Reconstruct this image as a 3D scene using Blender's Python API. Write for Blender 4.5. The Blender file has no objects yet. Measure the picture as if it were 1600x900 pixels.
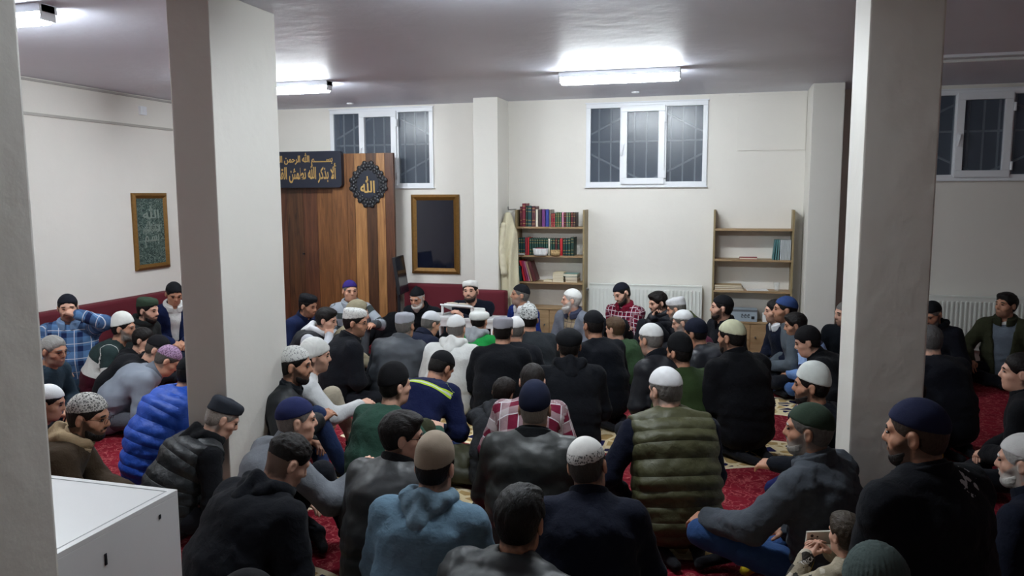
import bpy, bmesh, math, random
import numpy as np
from mathutils import Matrix, Vector

random.seed(7); RNG = np.random.default_rng(7)
scene = bpy.context.scene
COL = scene.collection

# ------------------------------------------------------------------ camera
F, YAW, PITCH, ROLL = 1225.0, math.radians(15.52), math.radians(6.82), math.radians(-0.21)
CAMZ = 1.94
_f = Vector((-math.sin(YAW)*math.cos(PITCH), math.cos(YAW)*math.cos(PITCH), -math.sin(PITCH)))
_r = Vector((math.cos(YAW), math.sin(YAW), 0)); _u = _r.cross(_f)
CR = _r*math.cos(ROLL) + _u*math.sin(ROLL); CU = CR.cross(_f); CF = _f
CAM = Vector((0, 0, CAMZ))
cam = bpy.data.cameras.new('camera'); cam.sensor_width = 36.0; cam.lens = F/1600*36
cam.clip_start = 0.05; cam.clip_end = 100
camo = bpy.data.objects.new('camera', cam); COL.objects.link(camo)
camo.matrix_world = Matrix(((CR.x, CU.x, -CF.x, 0), (CR.y, CU.y, -CF.y, 0), (CR.z, CU.z, -CF.z, CAMZ), (0, 0, 0, 1)))
scene.camera = camo

# ------------------------------------------------------------------ world (night outside), exposure
world = bpy.data.worlds.new('night'); scene.world = world; world.use_nodes = True
bg = world.node_tree.nodes['Background']; bg.inputs[0].default_value = (0.02, 0.03, 0.05, 1); bg.inputs[1].default_value = 0.25
vs = scene.view_settings
vs.view_transform = 'Standard'; vs.look = 'None'; vs.gamma = 1.0; vs.use_curve_mapping = False
vs.exposure = 1.55
LAMP = 40.0      # emission of the lit fluorescent diffusers

# ------------------------------------------------------------------ helpers
def lin(c):
    out = []
    for v in c[:3]:
        v /= 255.0
        out.append(v/12.92 if v <= 0.04045 else ((v+0.055)/1.055)**2.4)
    return (*out, 1.0)

def ray(x, y): return CF + CR*((x-800)/F) - CU*((y-450)/F)
def on_y(x, y, Y): d = ray(x, y); return CAM + d*(Y/d.y)
def on_x(x, y, X): d = ray(x, y); return CAM + d*(X/d.x)
def on_z(x, y, Z): d = ray(x, y); return CAM + d*((Z-CAMZ)/d.z)

def tag(o, label=None, cat=None, group=None, kind=None):
    if label: o['label'] = label
    if cat: o['category'] = cat
    if group: o['group'] = group
    if kind: o['kind'] = kind
    return o

def link(name, me, mat=None, parent=None):
    o = bpy.data.objects.new(name, me); COL.objects.link(o)
    if parent is not None: o.parent = parent
    if mat is not None:
        if len(me.materials) == 0: me.materials.append(mat)
        elif me.materials[0] is not mat:
            o.material_slots[0].link = 'OBJECT'; o.material_slots[0].material = mat
    return o

def empty(name, loc=(0, 0, 0), rz=0.0, parent=None):
    o = bpy.data.objects.new(name, None); COL.objects.link(o); o.location = loc; o.rotation_euler = (0, 0, rz)
    o.empty_display_size = 0.1
    if parent is not None: o.parent = parent
    return o

class MB:
    """collects simple shapes into one mesh"""
    def __init__(s): s.bm = bmesh.new()
    def box(s, lo, hi, bev=0.0, M=None):
        lo = Vector(lo); hi = Vector(hi); c = (lo+hi)/2; d = hi-lo
        r = bmesh.ops.create_cube(s.bm, size=1.0, matrix=Matrix.Translation(c) @ Matrix.Diagonal((d.x, d.y, d.z, 1)))
        vs_ = r['verts']
        if bev > 0:
            es = list({e for v in vs_ for e in v.link_edges})
            rr = bmesh.ops.bevel(s.bm, geom=es, offset=bev, segments=2, affect='EDGES', profile=0.7)
            vs_ = list({v for f in rr['faces'] for v in f.verts} | {v for v in vs_ if v.is_valid})
        if M is not None: bmesh.ops.transform(s.bm, matrix=M, verts=vs_)
        return s
    def cyl(s, p, q, r, r2=None, n=12):
        p = Vector(p); q = Vector(q); d = q-p
        M = Matrix.Translation((p+q)/2) @ d.to_track_quat('Z', 'Y').to_matrix().to_4x4()
        bmesh.ops.create_cone(s.bm, cap_ends=True, segments=n, radius1=r, radius2=r if r2 is None else r2, depth=d.length, matrix=M)
        return s
    def tube(s, pts, r, n=8):
        for a, b in zip(pts[:-1], pts[1:]): s.cyl(a, b, r, n=n)
        return s
    def lathe(s, prof, n=24, M=None):
        rings = []
        for (r, z) in prof:
            rings.append([s.bm.verts.new((r*math.cos(2*math.pi*i/n), r*math.sin(2*math.pi*i/n), z)) for i in range(n)])
        for a, b in zip(rings[:-1], rings[1:]):
            for i in range(n): s.bm.faces.new((a[i], a[(i+1) % n], b[(i+1) % n], b[i]))
        s.bm.faces.new(list(reversed(rings[0]))); s.bm.faces.new(rings[-1])
        if M is not None: bmesh.ops.transform(s.bm, matrix=M, verts=[v for r_ in rings for v in r_])
        return s
    def prism(s, pts, axis, t0, t1):
        """2-D outline extruded along an axis: 'y' -> pts are (x,z)"""
        def P(a, b, t): return (a, t, b) if axis == 'y' else ((t, a, b) if axis == 'x' else (a, b, t))
        A = [s.bm.verts.new(P(a, b, t0)) for a, b in pts]; B = [s.bm.verts.new(P(a, b, t1)) for a, b in pts]
        n = len(pts)
        s.bm.faces.new(A); s.bm.faces.new(list(reversed(B)))
        for i in range(n): s.bm.faces.new((A[i], B[i], B[(i+1) % n], A[(i+1) % n]))
        return s
    def ell(s, c, r, n=10, M=None):
        m = Matrix.Translation(c) @ Matrix.Diagonal((r[0], r[1], r[2], 1))
        if M is not None: m = M @ m
        bmesh.ops.create_uvsphere(s.bm, u_segments=n, v_segments=max(6, n*2//3), radius=1.0, matrix=m)
        return s
    def mesh(s, name, smooth=False):
        bmesh.ops.recalc_face_normals(s.bm, faces=s.bm.faces)
        me = bpy.data.meshes.new(name); s.bm.to_mesh(me); s.bm.free()
        if smooth: me.polygons.foreach_set('use_smooth', [True]*len(me.polygons))
        return me
    def build(s, name, mat, parent=None, smooth=False): return link(name, s.mesh(name, smooth), mat, parent)

# ------------------------------------------------------------------ materials
_mats = {}
def new_mat(name):
    m = bpy.data.materials.new(name); m.use_nodes = True
    nt = m.node_tree; b = nt.nodes['Principled BSDF']
    return m, nt, b
def N(nt, t, **kw):
    n = nt.nodes.new(t)
    for k, v in kw.items():
        if k.startswith('i_'): n.inputs[k[2:].replace('_', ' ')].default_value = v
        else: setattr(n, k, v)
    return n
def L(nt, a, b): nt.links.new(a, b)
def mix(nt, fac, a, b, typ='MIX'):
    n = nt.nodes.new('ShaderNodeMix'); n.data_type = 'RGBA'; n.blend_type = typ
    for sock, v in ((0, fac), (6, a), (7, b)):
        if hasattr(v, 'node'): L(nt, v, n.inputs[sock])
        else: n.inputs[sock].default_value = v
    return n.outputs[2]
def math_(nt, op, a, b=None, c=None):
    n = nt.nodes.new('ShaderNodeMath'); n.operation = op
    for i, v in enumerate((a, b, c)):
        if v is None: continue
        if hasattr(v, 'node'): L(nt, v, n.inputs[i])
        else: n.inputs[i].default_value = v
    return n.outputs[0]
def ramp(nt, fac, stops, interp='LINEAR'):
    r = nt.nodes.new('ShaderNodeValToRGB'); r.color_ramp.interpolation = interp
    e = r.color_ramp.elements
    while len(e) < len(stops): e.new(0.5)
    for i, (p, c) in enumerate(stops): e[i].position = p; e[i].color = c
    L(nt, fac, r.inputs[0]); return r.outputs[0]
def bump(nt, b, h, strength, dist=0.01):
    n = nt.nodes.new('ShaderNodeBump'); n.inputs['Strength'].default_value = strength; n.inputs['Distance'].default_value = dist
    L(nt, h, n.inputs['Height']); L(nt, n.outputs[0], b.inputs['Normal'])

def mat(name, col, rough=0.6, noise=0.06, scale=6.0, bmp=0.0, bscale=80.0, metal=0.0, spec=0.5, coat=0.0):
    key = (name, tuple(col), rough, metal)
    if key in _mats: return _mats[key]
    m, nt, b = new_mat(name)
    c = lin(col)
    tc = N(nt, 'ShaderNodeTexCoord')
    no = N(nt, 'ShaderNodeTexNoise', i_Scale=scale, i_Detail=4.0); L(nt, tc.outputs['Object'], no.inputs['Vector'])
    lo = tuple(v*(1-noise) for v in c[:3])+(1,); hi = tuple(min(1, v*(1+noise)) for v in c[:3])+(1,)
    L(nt, mix(nt, no.outputs[0], lo, hi), b.inputs['Base Color'])
    b.inputs['Roughness'].default_value = rough; b.inputs['Metallic'].default_value = metal
    b.inputs['Specular IOR Level'].default_value = spec; b.inputs['Coat Weight'].default_value = coat
    if bmp > 0:
        n2 = N(nt, 'ShaderNodeTexNoise', i_Scale=bscale, i_Detail=3.0); L(nt, tc.outputs['Object'], n2.inputs['Vector'])
        bump(nt, b, n2.outputs[0], bmp, 0.004)
    _mats[key] = m; return m

def wall_mat(name, col, rough, spots=0.0):
    m, nt, b = new_mat(name); c = lin(col)
    g = N(nt, 'ShaderNodeNewGeometry')
    n1 = N(nt, 'ShaderNodeTexNoise', i_Scale=0.9, i_Detail=5.0, i_Roughness=0.6); L(nt, g.outputs['Position'], n1.inputs['Vector'])
    a = mix(nt, n1.outputs[0], tuple(v*0.93 for v in c[:3])+(1,), tuple(min(1, v*1.05) for v in c[:3])+(1,))
    n3 = N(nt, 'ShaderNodeTexNoise', i_Scale=9.0, i_Detail=6.0, i_Roughness=0.75); L(nt, g.outputs['Position'], n3.inputs['Vector'])
    sp = ramp(nt, n3.outputs[0], [(0.30, (1, 1, 1, 1)), (0.36, (0, 0, 0, 1))])
    a = mix(nt, math_(nt, 'MULTIPLY', sp, spots), a, tuple(v*0.7 for v in c[:3])+(1,))
    L(nt, a, b.inputs['Base Color']); b.inputs['Roughness'].default_value = rough
    n2 = N(nt, 'ShaderNodeTexNoise', i_Scale=7.0, i_Detail=6.0); L(nt, g.outputs['Position'], n2.inputs['Vector'])
    bump(nt, b, n2.outputs[0], 0.25, 0.02)
    return m

def carpet_mat():
    m, nt, b = new_mat('carpet_pile')
    g = N(nt, 'ShaderNodeNewGeometry'); pos = g.outputs['Position']
    sx = N(nt, 'ShaderNodeSeparateXYZ'); L(nt, pos, sx.inputs[0])
    X, Y = sx.outputs[0], sx.outputs[1]
    n1 = N(nt, 'ShaderNodeTexNoise', i_Scale=13.0, i_Detail=4.0, i_Distortion=1.2); L(nt, pos, n1.inputs['Vector'])
    n2 = N(nt, 'ShaderNodeTexNoise', i_Scale=70.0, i_Detail=2.0); L(nt, pos, n2.inputs['Vector'])
    red = mix(nt, n1.outputs[0], lin((92, 12, 26)), lin((136, 28, 44)))
    vein = ramp(nt, n1.outputs[0], [(0.455, (0, 0, 0, 1)), (0.49, (1, 1, 1, 1)), (0.525, (0, 0, 0, 1))])
    vein = math_(nt, 'MULTIPLY', vein, math_(nt, 'MULTIPLY', n2.outputs[0], 0.95))
    red = mix(nt, vein, red, lin((205, 120, 118)))
    # rows of scalloped beige bands, 1.42 m apart
    cosx = math_(nt, 'COSINE', math_(nt, 'MULTIPLY', math_(nt, 'ADD', X, 0.87), 2*math.pi/1.25))
    row = math_(nt, 'SUBTRACT', math_(nt, 'FLOORED_MODULO', math_(nt, 'ADD', Y, -5.92+0.71+14.2), 1.42), 0.71)
    d = math_(nt, 'ABSOLUTE', math_(nt, 'SUBTRACT', row, math_(nt, 'MULTIPLY', cosx, 0.10)))
    run = math_(nt, 'LESS_THAN', math_(nt, 'ABSOLUTE', math_(nt, 'ADD', X, 1.15)), 1.85)
    inb = math_(nt, 'MULTIPLY', run, math_(nt, 'LESS_THAN', d, 0.31)); edge = math_(nt, 'MULTIPLY', run, math_(nt, 'COMPARE', d, 0.30, 0.022))
    vo = N(nt, 'ShaderNodeTexVoronoi', feature='DISTANCE_TO_EDGE', i_Scale=9.0); L(nt, pos, vo.inputs['Vector'])
    vc = N(nt, 'ShaderNodeTexVoronoi', feature='F1', i_Scale=9.0); L(nt, pos, vc.inputs['Vector'])
    sc_ = N(nt, 'ShaderNodeSeparateColor'); L(nt, vc.outputs['Color'], sc_.inputs[0])
    fill = ramp(nt, sc_.outputs[0], [(0.0, lin((176, 146, 96))), (0.66, lin((24, 24, 66)))], 'CONSTANT')
    line = math_(nt, 'LESS_THAN', vo.outputs['Distance'], 0.10)
    be = mix(nt, line, fill, lin((226, 208, 168)))
    be = mix(nt, edge, be, lin((232, 216, 182)))
    col = mix(nt, math_(nt, 'MAXIMUM', inb, edge), red, be)
    L(nt, col, b.inputs['Base Color']); b.inputs['Roughness'].default_value = 0.95; b.inputs['Specular IOR Level'].default_value = 0.1
    n4 = N(nt, 'ShaderNodeTexNoise', i_Scale=220.0, i_Detail=2.0); L(nt, pos, n4.inputs['Vector'])
    bump(nt, b, n4.outputs[0], 0.6, 0.006)
    return m

def wood_mat(name, dark, light, scale=1.0, axis=2, rough=0.45):
    m, nt, b = new_mat(name)
    tc = N(nt, 'ShaderNodeTexCoord'); oi = N(nt, 'ShaderNodeObjectInfo')
    mp = N(nt, 'ShaderNodeMapping'); s = [14*scale]*3; s[axis] = 1.1*scale
    mp.inputs['Scale'].default_value = s
    L(nt, tc.outputs['Object'], mp.inputs['Vector'])
    va = N(nt, 'ShaderNodeVectorMath', operation='ADD'); L(nt, mp.outputs[0], va.inputs[0])
    cm = N(nt, 'ShaderNodeCombineXYZ'); rr = math_(nt, 'MULTIPLY', oi.outputs['Random'], 37.0)
    L(nt, rr, cm.inputs[0]); L(nt, rr, cm.inputs[1]); L(nt, rr, cm.inputs[2]); L(nt, cm.outputs[0], va.inputs[1])
    no = N(nt, 'ShaderNodeTexNoise', i_Scale=1.6, i_Detail=8.0, i_Roughness=0.62, i_Distortion=0.9); L(nt, va.outputs[0], no.inputs['Vector'])
    c = ramp(nt, no.outputs[0], [(0.32, lin(dark)), (0.68, lin(light))])
    L(nt, c, b.inputs['Base Color']); b.inputs['Roughness'].default_value = rough
    bump(nt, b, no.outputs[0], 0.12, 0.004)
    return m

def emit_mat(name, col, strength):
    m, nt, b = new_mat(name)
    b.inputs['Base Color'].default_value = (0.8, 0.8, 0.8, 1)
    b.inputs['Emission Color'].default_value = col; b.inputs['Emission Strength'].default_value = strength
    return m

M_WALL = wall_mat('cream_wall_paint', (228, 224, 216), 0.6, 0.10)
M_CEIL = wall_mat('grey_white_ceiling_paint', (212, 214, 226), 0.5, 0.0)
M_COLM = wall_mat('cream_column_paint', (222, 219, 211), 0.55, 0.08)
M_CARPET = carpet_mat()
M_PVC = mat('white_pvc', (232, 234, 238), 0.35, 0.02)
M_RAD = mat('white_enamel', (226, 228, 222), 0.35, 0.03)
M_WHITE = mat('white_laminate', (226, 226, 226), 0.32, 0.03)
M_GOLD = mat('gold_paint', (196, 160, 96), 0.38, 0.15, 30, metal=0.35)
M_GILT = mat('antique_gilt', (128, 92, 42), 0.42, 0.35, 40, bmp=0.5, bscale=120, metal=0.45)
M_NAVY = mat('navy_lacquer', (24, 30, 46), 0.4, 0.08)
M_BLACK = mat('black_plastic', (26, 27, 32), 0.45, 0.08)
M_CHROME = mat('steel', (170, 170, 172), 0.3, 0.05, metal=0.9)
M_SHELF = wood_mat('pale_oak_laminate', (146, 116, 82), (176, 148, 112), 0.7, 0, 0.5)
M_SHELFV = wood_mat('pale_oak_upright', (128, 110, 76), (158, 140, 104), 0.7, 2, 0.5)
M_SOFA = mat('burgundy_velvet', (92, 14, 30), 0.85, 0.12, 4, bmp=0.25, bscale=300)
# ------------------------------------------------------------------ room shell
H = 3.10; XL, XR, YB, YF = -6.68, 5.2, 9.70, -3.0
tag(MB().box((XL-.2, YF-.2, -.12), (XR+.2, YB+.25, 0)).build('floor', M_CARPET), kind='structure')
tag(MB().box((XL-.2, YF-.2, H), (XR+.2, YB+.25, H+.2)).build('ceiling', M_CEIL), kind='structure')
tag(MB().box((XL-.2, YF, 0), (XL, YB+.25, H)).build('wall_left', M_WALL), kind='structure')
tag(MB().box((XR, YF, 0), (XR+.2, YB+.25, H)).build('wall_right', M_WALL), kind='structure')
tag(MB().box((XL-.2, YF-.2, 0), (XR+.2, YF, H)).build('wall_front', M_WALL), kind='structure')
WINS = [(-5.22, -3.745, 2.035, 3.066), (-1.736, -0.284, 2.030, 3.030), (1.900, 3.390, 2.080, 3.045)]
wb = MB()
xs = [XL]+[v for w in WINS for v in w[:2]]+[XR]
for i in range(0, len(xs), 2): wb.box((xs[i], YB, 0), (xs[i+1], YB+.25, H))
for (a, b_, z0, z1) in WINS:
    wb.box((a, YB, 0), (b_, YB+.25, z0)); wb.box((a, YB, z1), (b_, YB+.25, H))
tag(wb.build('wall_back', M_WALL), kind='structure')

def column(lo, hi, label):
    o = MB().box(lo, hi, 0.008).build('column', M_COLM); tag(o, label, kind='structure'); return o
column((-3.15, 3.955, 0), (-2.87, 4.63, H), 'square cream column left of the seated crowd')
column((.618, 4.20, 0), (.948, 4.70, H), 'square cream column right of the seated crowd')
column((-2.30, 1.15, 0), (-1.868, 1.75, H), 'cream column at the left edge beside the white cabinet')
column((-3.04, 9.21, 0), (-2.73, YB, H), 'cream pilaster on the back wall beside the book shelf')
column((.812, 9.09, 0), (1.131, YB, H), 'cream pilaster on the back wall beside the sparse shelf')

def glass_mat():
    m, nt, b = new_mat('night_window_glass')
    b.inputs['Base Color'].default_value = lin((56, 64, 78)); b.inputs['Roughness'].default_value = 0.24
    b.inputs['Alpha'].default_value = 0.42; b.inputs['Specular IOR Level'].default_value = 0.6
    tc = N(nt, 'ShaderNodeTexCoord'); no = N(nt, 'ShaderNodeTexNoise', i_Scale=3.0, i_Detail=5.0); L(nt, tc.outputs['Object'], no.inputs['Vector'])
    L(nt, mix(nt, no.outputs[0], lin((78, 88, 102)), lin((116, 126, 140))), b.inputs['Base Color'])
    return m
M_GLASS = glass_mat()
M_BARS = mat('painted_iron', (214, 218, 220), 0.6)
M_BRICK = mat('window_well_render', (74, 80, 92), 0.9, 0.3, 3)

def window(n, a, b, z0, z1):
    w = b-a; y0 = YB-.025; fr = .055
    s1, s2 = a+w*.305, a+w*.655
    root = empty(f'window_{n}', (a, YB, z0)); tag(root, kind='structure')
    def bx(lo, hi, name, m=M_PVC, bev=.006, par=root):
        o = MB().box(lo, hi, bev).build(name, m); o.parent = par; o.matrix_parent_inverse = par.matrix_basis.inverted(); return o
    root.matrix_basis  # basis only
    bx((a, y0, z1-fr), (b, YB+.06, z1), 'frame_rail'); bx((a, y0, z0), (b, YB+.06, z0+fr), 'frame_rail')
    bx((a, y0, z0+fr), (a+fr, YB+.06, z1-fr), 'frame_stile'); bx((b-fr, y0, z0+fr), (b, YB+.06, z1-fr), 'frame_stile')
    bx((s1-.025, y0, z0+fr), (s1+.025, YB+.06, z1-fr), 'mullion'); bx((s2-.025, y0, z0+fr), (s2+.025, YB+.06, z1-fr), 'mullion')
    # opening sash, slightly proud
    q = .075; ys = y0-.03; sa, sb, sz0, sz1 = s1-.01, s2+.005, z0+.025, z1-.035
    sash = bx((sa, ys, sz1-q), (sb, YB+.02, sz1), 'sash')
    def sb_(lo, hi, name, m=M_PVC, bev=.006):
        o = MB().box(lo, hi, bev).build(name, m); o.parent = sash; o.matrix_parent_inverse = (root.matrix_basis @ root.matrix_basis.inverted()).inverted(); return o
    sb_((sa, ys, sz0), (sb, YB+.02, sz0+q), 'sash_rail')
    sb_((sa, ys, sz0+q), (sa+q, YB+.02, sz1-q), 'sash_stile'); sb_((sb-q, ys, sz0+q), (sb, YB+.02, sz1-q), 'sash_stile')
    sb_((sa+q, YB-.012, sz0+q), (sb-q, YB+.002, sz1-q), 'pane', M_GLASS, 0)
    hm = (sz0+sz1)/2-.02
    h = MB().box((sa+.02, ys-.012, hm-.035), (sa+.05, ys, hm+.045), .004).cyl((sa+.035, ys-.03, hm+.02), (sa+.015, ys-.035, hm-.10), .010).cyl((sa+.035, ys, hm+.02), (sa+.035, ys-.03, hm+.02), .009).build('handle', M_PVC)
    h.parent = sash
    for zz in (sz0+.12, sz1-.16):
        hh = MB().cyl((sb+.012, ys-.005, zz-.045), (sb+.012, ys-.005, zz+.045), .013, n=8).build('hinge', M_PVC); hh.parent = sash
    bx((a+fr, YB+.0, z0+fr), (s1-.025, YB+.014, z1-fr), 'pane', M_GLASS, 0)
    bx((s2+.025, YB+.0, z0+fr), (b-fr, YB+.014, z1-fr), 'pane', M_GLASS, 0)
    # iron security grille behind the glass
    for k in range(1, 10):
        x = a+w*k/10
        bx((x-.009, YB+.09, z0), (x+.009, YB+.108, z1), 'grille_bar', M_BARS, 0)
    for (p, q_) in (((0, .62), (.5, 1.0)), ((.5, 1.0), (1, .62)), ((0, .42), (.5, .05)), ((.5, .05), (1, .42)), ((0, .55), (1, .55))):
        P0 = Vector((a+w*p[0], YB+.118, z0+(z1-z0)*p[1])); P1 = Vector((a+w*q_[0], YB+.118, z0+(z1-z0)*q_[1]))
        o = MB().cyl(P0, P1, .013, n=6).build('grille_bar', M_BARS); o.parent = root; o.matrix_parent_inverse = root.matrix_basis.inverted()
    o = MB().box((a-.3, YB+.9, z0-.6), (b+.3, YB+1.0, z1+.5)).build('window_well', M_BRICK); o.parent = root; o.matrix_parent_inverse = root.matrix_basis.inverted()
    bx((a-.01, y0-.012, z1), (b+.01, YB, z1+.012), 'cover_strip', M_PVC, 0); bx((a-.01, y0-.012, z0-.015), (b+.01, YB, z0), 'sill', M_PVC, 0)
for i, w in enumerate(WINS): window(i+1, *w)

# wall fittings
tag(MB().box((.055, YB-.012, 2.434), (.808, YB, 3.07), .003).build('trim_1', M_WALL), 'flush white access panel above the sparse shelf', kind='structure')
pa = on_x(45, 177.5, XL); pb = on_x(272, 204.5, XL)
tag(MB().box((XL, 3.0, pa.z-.014), (XL+.018, YB, pa.z+.014), .003).build('trim_2', mat('grey_trunking', (176, 172, 164), .5)), 'thin cable trunking running along the left wall', kind='structure')
tag(MB().box((XL, 3.0, H-.035), (XL+.02, YB, H-.012), .003).build('trim_3', mat('grey_cornice', (170, 166, 160), .6)), 'narrow strip under the ceiling on left wall', kind='structure')
sw = on_x(221, 173, XL)
o = empty('junction_box', (XL, sw.y, sw.z-.05)); tag(o, 'small white junction box high on the left wall', 'box')
MB().box((0, -.05, 0), (.035, .05, .10), .006).build('cover', M_PVC, o); MB().box((.035, -.03, .02), (.04, .03, .08), .002).build('lid', M_PVC, o)

# ------------------------------------------------------------------ ceiling lamps
M_LIT = emit_mat('lit_diffuser', (0.88, 0.955, 1.0, 1), LAMP)
def lamp(x0, x1, y, label, lit=True, wid=.11):
    r = empty('ceiling_lamp', ((x0+x1)/2, y, H)); tag(r, label, 'lamp', 'fluorescent ceiling lamps'); w = (x1-x0)/2
    lip = .0
    MB().box((-w, -wid/2-.012, -.052 if lit else -.026), (w, wid/2+.012, 0), .004).build('housing', M_PVC, r)
    if lit:
        d = MB(); pr = [(-wid/2, -.052), (-wid/2, -.070), (-wid/2+.010, -.098), (-wid/4, -.115), (wid/4, -.115), (wid/2-.010, -.098), (wid/2, -.070), (wid/2, -.052)]
        d.prism(pr, 'x', -w+.02, w-.02); d.build('diffuser', M_LIT, r)
    else:
        MB().cyl((-w+.04, 0, -.05), (w-.04, 0, -.05), .014, n=12).build('tube', mat('dead_tube', (225, 228, 228), .15, .01), r)
    for s in (-1, 1): MB().box((s*w-.012*(s > 0), -wid/2, -.10 if lit else -.065), (s*w+.012*(s < 0), wid/2, 0), .006).build('end_cap', M_PVC, r)
    return r
lamp(-1.62, -.48, 7.6, 'bright fluorescent lamp in front of the middle window')
lamp(-5.15, -3.99, 7.42, 'bright fluorescent lamp partly behind the left column')
lamp(-5.30, -4.05, 4.02, 'bright fluorescent lamp in the top left corner')
lamp(-1.70, -.50, 3.96, 'bright fluorescent lamp above the middle of the crowd')
lamp(1.45, 2.75, 7.6, 'unlit thin fluorescent batten on the right ceiling', lit=False, wid=.06)
for (px, py, where) in ((993, 145, 'in front of the middle window'), (547, 162.5, 'in front of the left window')):
    p = on_z(px, py, H-.01)
    o = MB().lathe([(.045, H), (.045, H-.008), (.03, H-.018), (.006, H-.02)], 20, Matrix.Translation((p.x, p.y, 0))).build('ceiling_rose', M_PVC)
    tag(o, f'small white round ceiling fitting {where}', 'ceiling fitting')

# ------------------------------------------------------------------ white cabinet in the left foreground
cb = empty('cabinet', (-2.46, 2.08, 0)); tag(cb, 'white laminate cabinet in the left foreground beside the column', 'cabinet')
w2, d2 = .50, .30
for s in (-1, 1): MB().box((s*w2-.018*(s > 0), -d2, 0), (s*w2+.018*(s < 0), d2, .832), .002).build('side_panel', M_WHITE, cb)
tp = MB().box((-w2, -d2, .832), (w2, d2, .85), .002).build('top_panel', M_WHITE, cb)
MB().box((-w2+.018, d2-.03, .85), (w2-.03, d2-.026, .8515)).box((w2-.03, -d2, .85), (w2-.026, d2-.026, .8515)).build('edge_strip', mat('grey_edge', (176, 178, 180), .4), tp)
MB().box((-w2+.018, d2-.012, 0), (w2-.018, d2, .832)).build('back_panel', M_WHITE, cb)
MB().box((-w2+.018, -d2, .06), (0, -d2+.018, .83), .002).build('door', M_WHITE, cb); MB().box((.003, -d2, .06), (w2-.018, -d2+.018, .83), .002).build('door', M_WHITE, cb)
for (yy, zz, l) in ((.20, .785, .008), (-.06, .745, .02)):
    MB().box((w2-.001, yy-.005, zz-l), (w2+.002, yy+.005, zz+l), .001).build('screw', M_BLACK, cb)

# ------------------------------------------------------------------ floor sofas
def sofa(lo, hi, seat_dir, seat, label):
    r = empty('floor_sofa', ((lo[0]+hi[0])/2, (lo[1]+hi[1])/2, 0)); tag(r, label, 'sofa'); o = Vector(r.location)
    def b(n, l, h, bev): MB().box(Vector(l)-o, Vector(h)-o, bev).build(n, M_SOFA, r, True)
    b('backrest', lo, hi, .035)
    if seat_dir == 'x': b('seat', (hi[0]+.002, lo[1], 0), (hi[0]+seat, hi[1], .12), .03)
    elif seat_dir == 'y': b('seat', (lo[0], lo[1]-seat, 0), (hi[0], lo[1]-.002, .12), .03)
    return r
sofa((XL+.002, 4.9, 0), (XL+.17, 9.69, .785), 'x', .55, 'burgundy floor sofa along the left wall')
sofa((-4.12, 9.50, 0), (-3.045, 9.69, .775), 'y', .30, 'burgundy floor sofa under the dark mirror')
sofa((-3.035, 9.03, 0), (-2.60, 9.20, .775), '', 0, 'burgundy sofa backrest in front of the pilaster')

# ------------------------------------------------------------------ wooden panel wall, sign, medallion
YP = 9.42
WOODS = {}
def plankmat(d, l):
    if (d, l) not in WOODS: WOODS[(d, l)] = wood_mat('walnut_plank', d, l, 1.0, 2, .42)
    return WOODS[(d, l)]
pw = empty('panel_wall', (-4.9, YP, 0)); tag(pw, 'tall walnut plank panel and doorway behind the left column', 'wood panel')
dk = ((46, 28, 18), (96, 62, 38)); md = ((82, 50, 26), (134, 88, 50)); lt = ((128, 86, 48), (182, 132, 82)); rd = ((62, 34, 22), (104, 64, 42))
def plank(x0, x1, z1, y0, pal):
    o = MB().box((x0+.0015, y0, .0), (x1-.0015, y0+.05, z1), .003).build('plank', plankmat(*pal)); o.parent = pw; o.matrix_parent_inverse = Matrix.Translation((4.9, -YP, 0))
edges = [521, 544, 556, 574, 590, 603, 616.5]; ztop = 2.475
pals = [md, md, lt, dk, lt, rd]
pxs = [on_y(e, 360, YP).x for e in edges]
for i in range(6): plank(pxs[i], pxs[i+1], ztop, YP, pals[i])
yr = YP+.07
e2 = [on_y(e, 360, yr).x for e in (400, 425, 450, 475, 497, 521)]
for i in range(5): plank(e2[i], e2[i+1]+(.02 if i == 4 else 0), 2.44, yr, (dk, rd, dk, rd, md)[i])  # plank tones vary; recess palettes run darker, sign's shadow put into the colour
MB().box((e2[0], yr+.05, 0), (pxs[-1]-.01, yr+.12, 2.44)).build('backing_board', plankmat(*dk)).parent = pw
pw.children[-1].matrix_parent_inverse = Matrix.Translation((4.9, -YP, 0))
for zz in (1.15,):
    xk = on_y(475.5, 396, yr).x
    o = MB().cyl((xk, yr-.03, zz), (xk, yr, zz), .012).build('handle', M_BLACK); o.parent = pw; o.matrix_parent_inverse = Matrix.Translation((4.9, -YP, 0))

def text_mesh(name, body, size, material, parent, ext=.003, off=.0, width=None, height=None, space=1.0):
    """lettering standing in the local x-z plane, facing -y, left-bottom at the origin"""
    c = bpy.data.curves.new(name, 'FONT'); c.body = body; c.size = size; c.extrude = ext; c.offset = off; c.space_character = space; c.resolution_u = 4
    t = bpy.data.objects.new(name, c); COL.objects.link(t)
    bpy.context.view_layer.update()
    me = bpy.data.meshes.new_from_object(t.evaluated_get(bpy.context.evaluated_depsgraph_get()))
    bpy.data.objects.remove(t)
    n = len(me.vertices); co = np.zeros(n*3, np.float32); me.vertices.foreach_get('co', co); co = co.reshape(-1, 3)
    co[:, 0] -= co[:, 0].min(); co[:, 1] -= co[:, 1].min()
    if width: co[:, 0] *= width/co[:, 0].max()
    if height: co[:, 1] *= height/co[:, 1].max()
    co = np.stack([co[:, 0], -co[:, 2], co[:, 1]], 1)
    me.vertices.foreach_set('co', co.ravel().astype(np.float32)); me.update()
    me.materials.clear()
    return link(name, me, material, parent)

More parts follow.
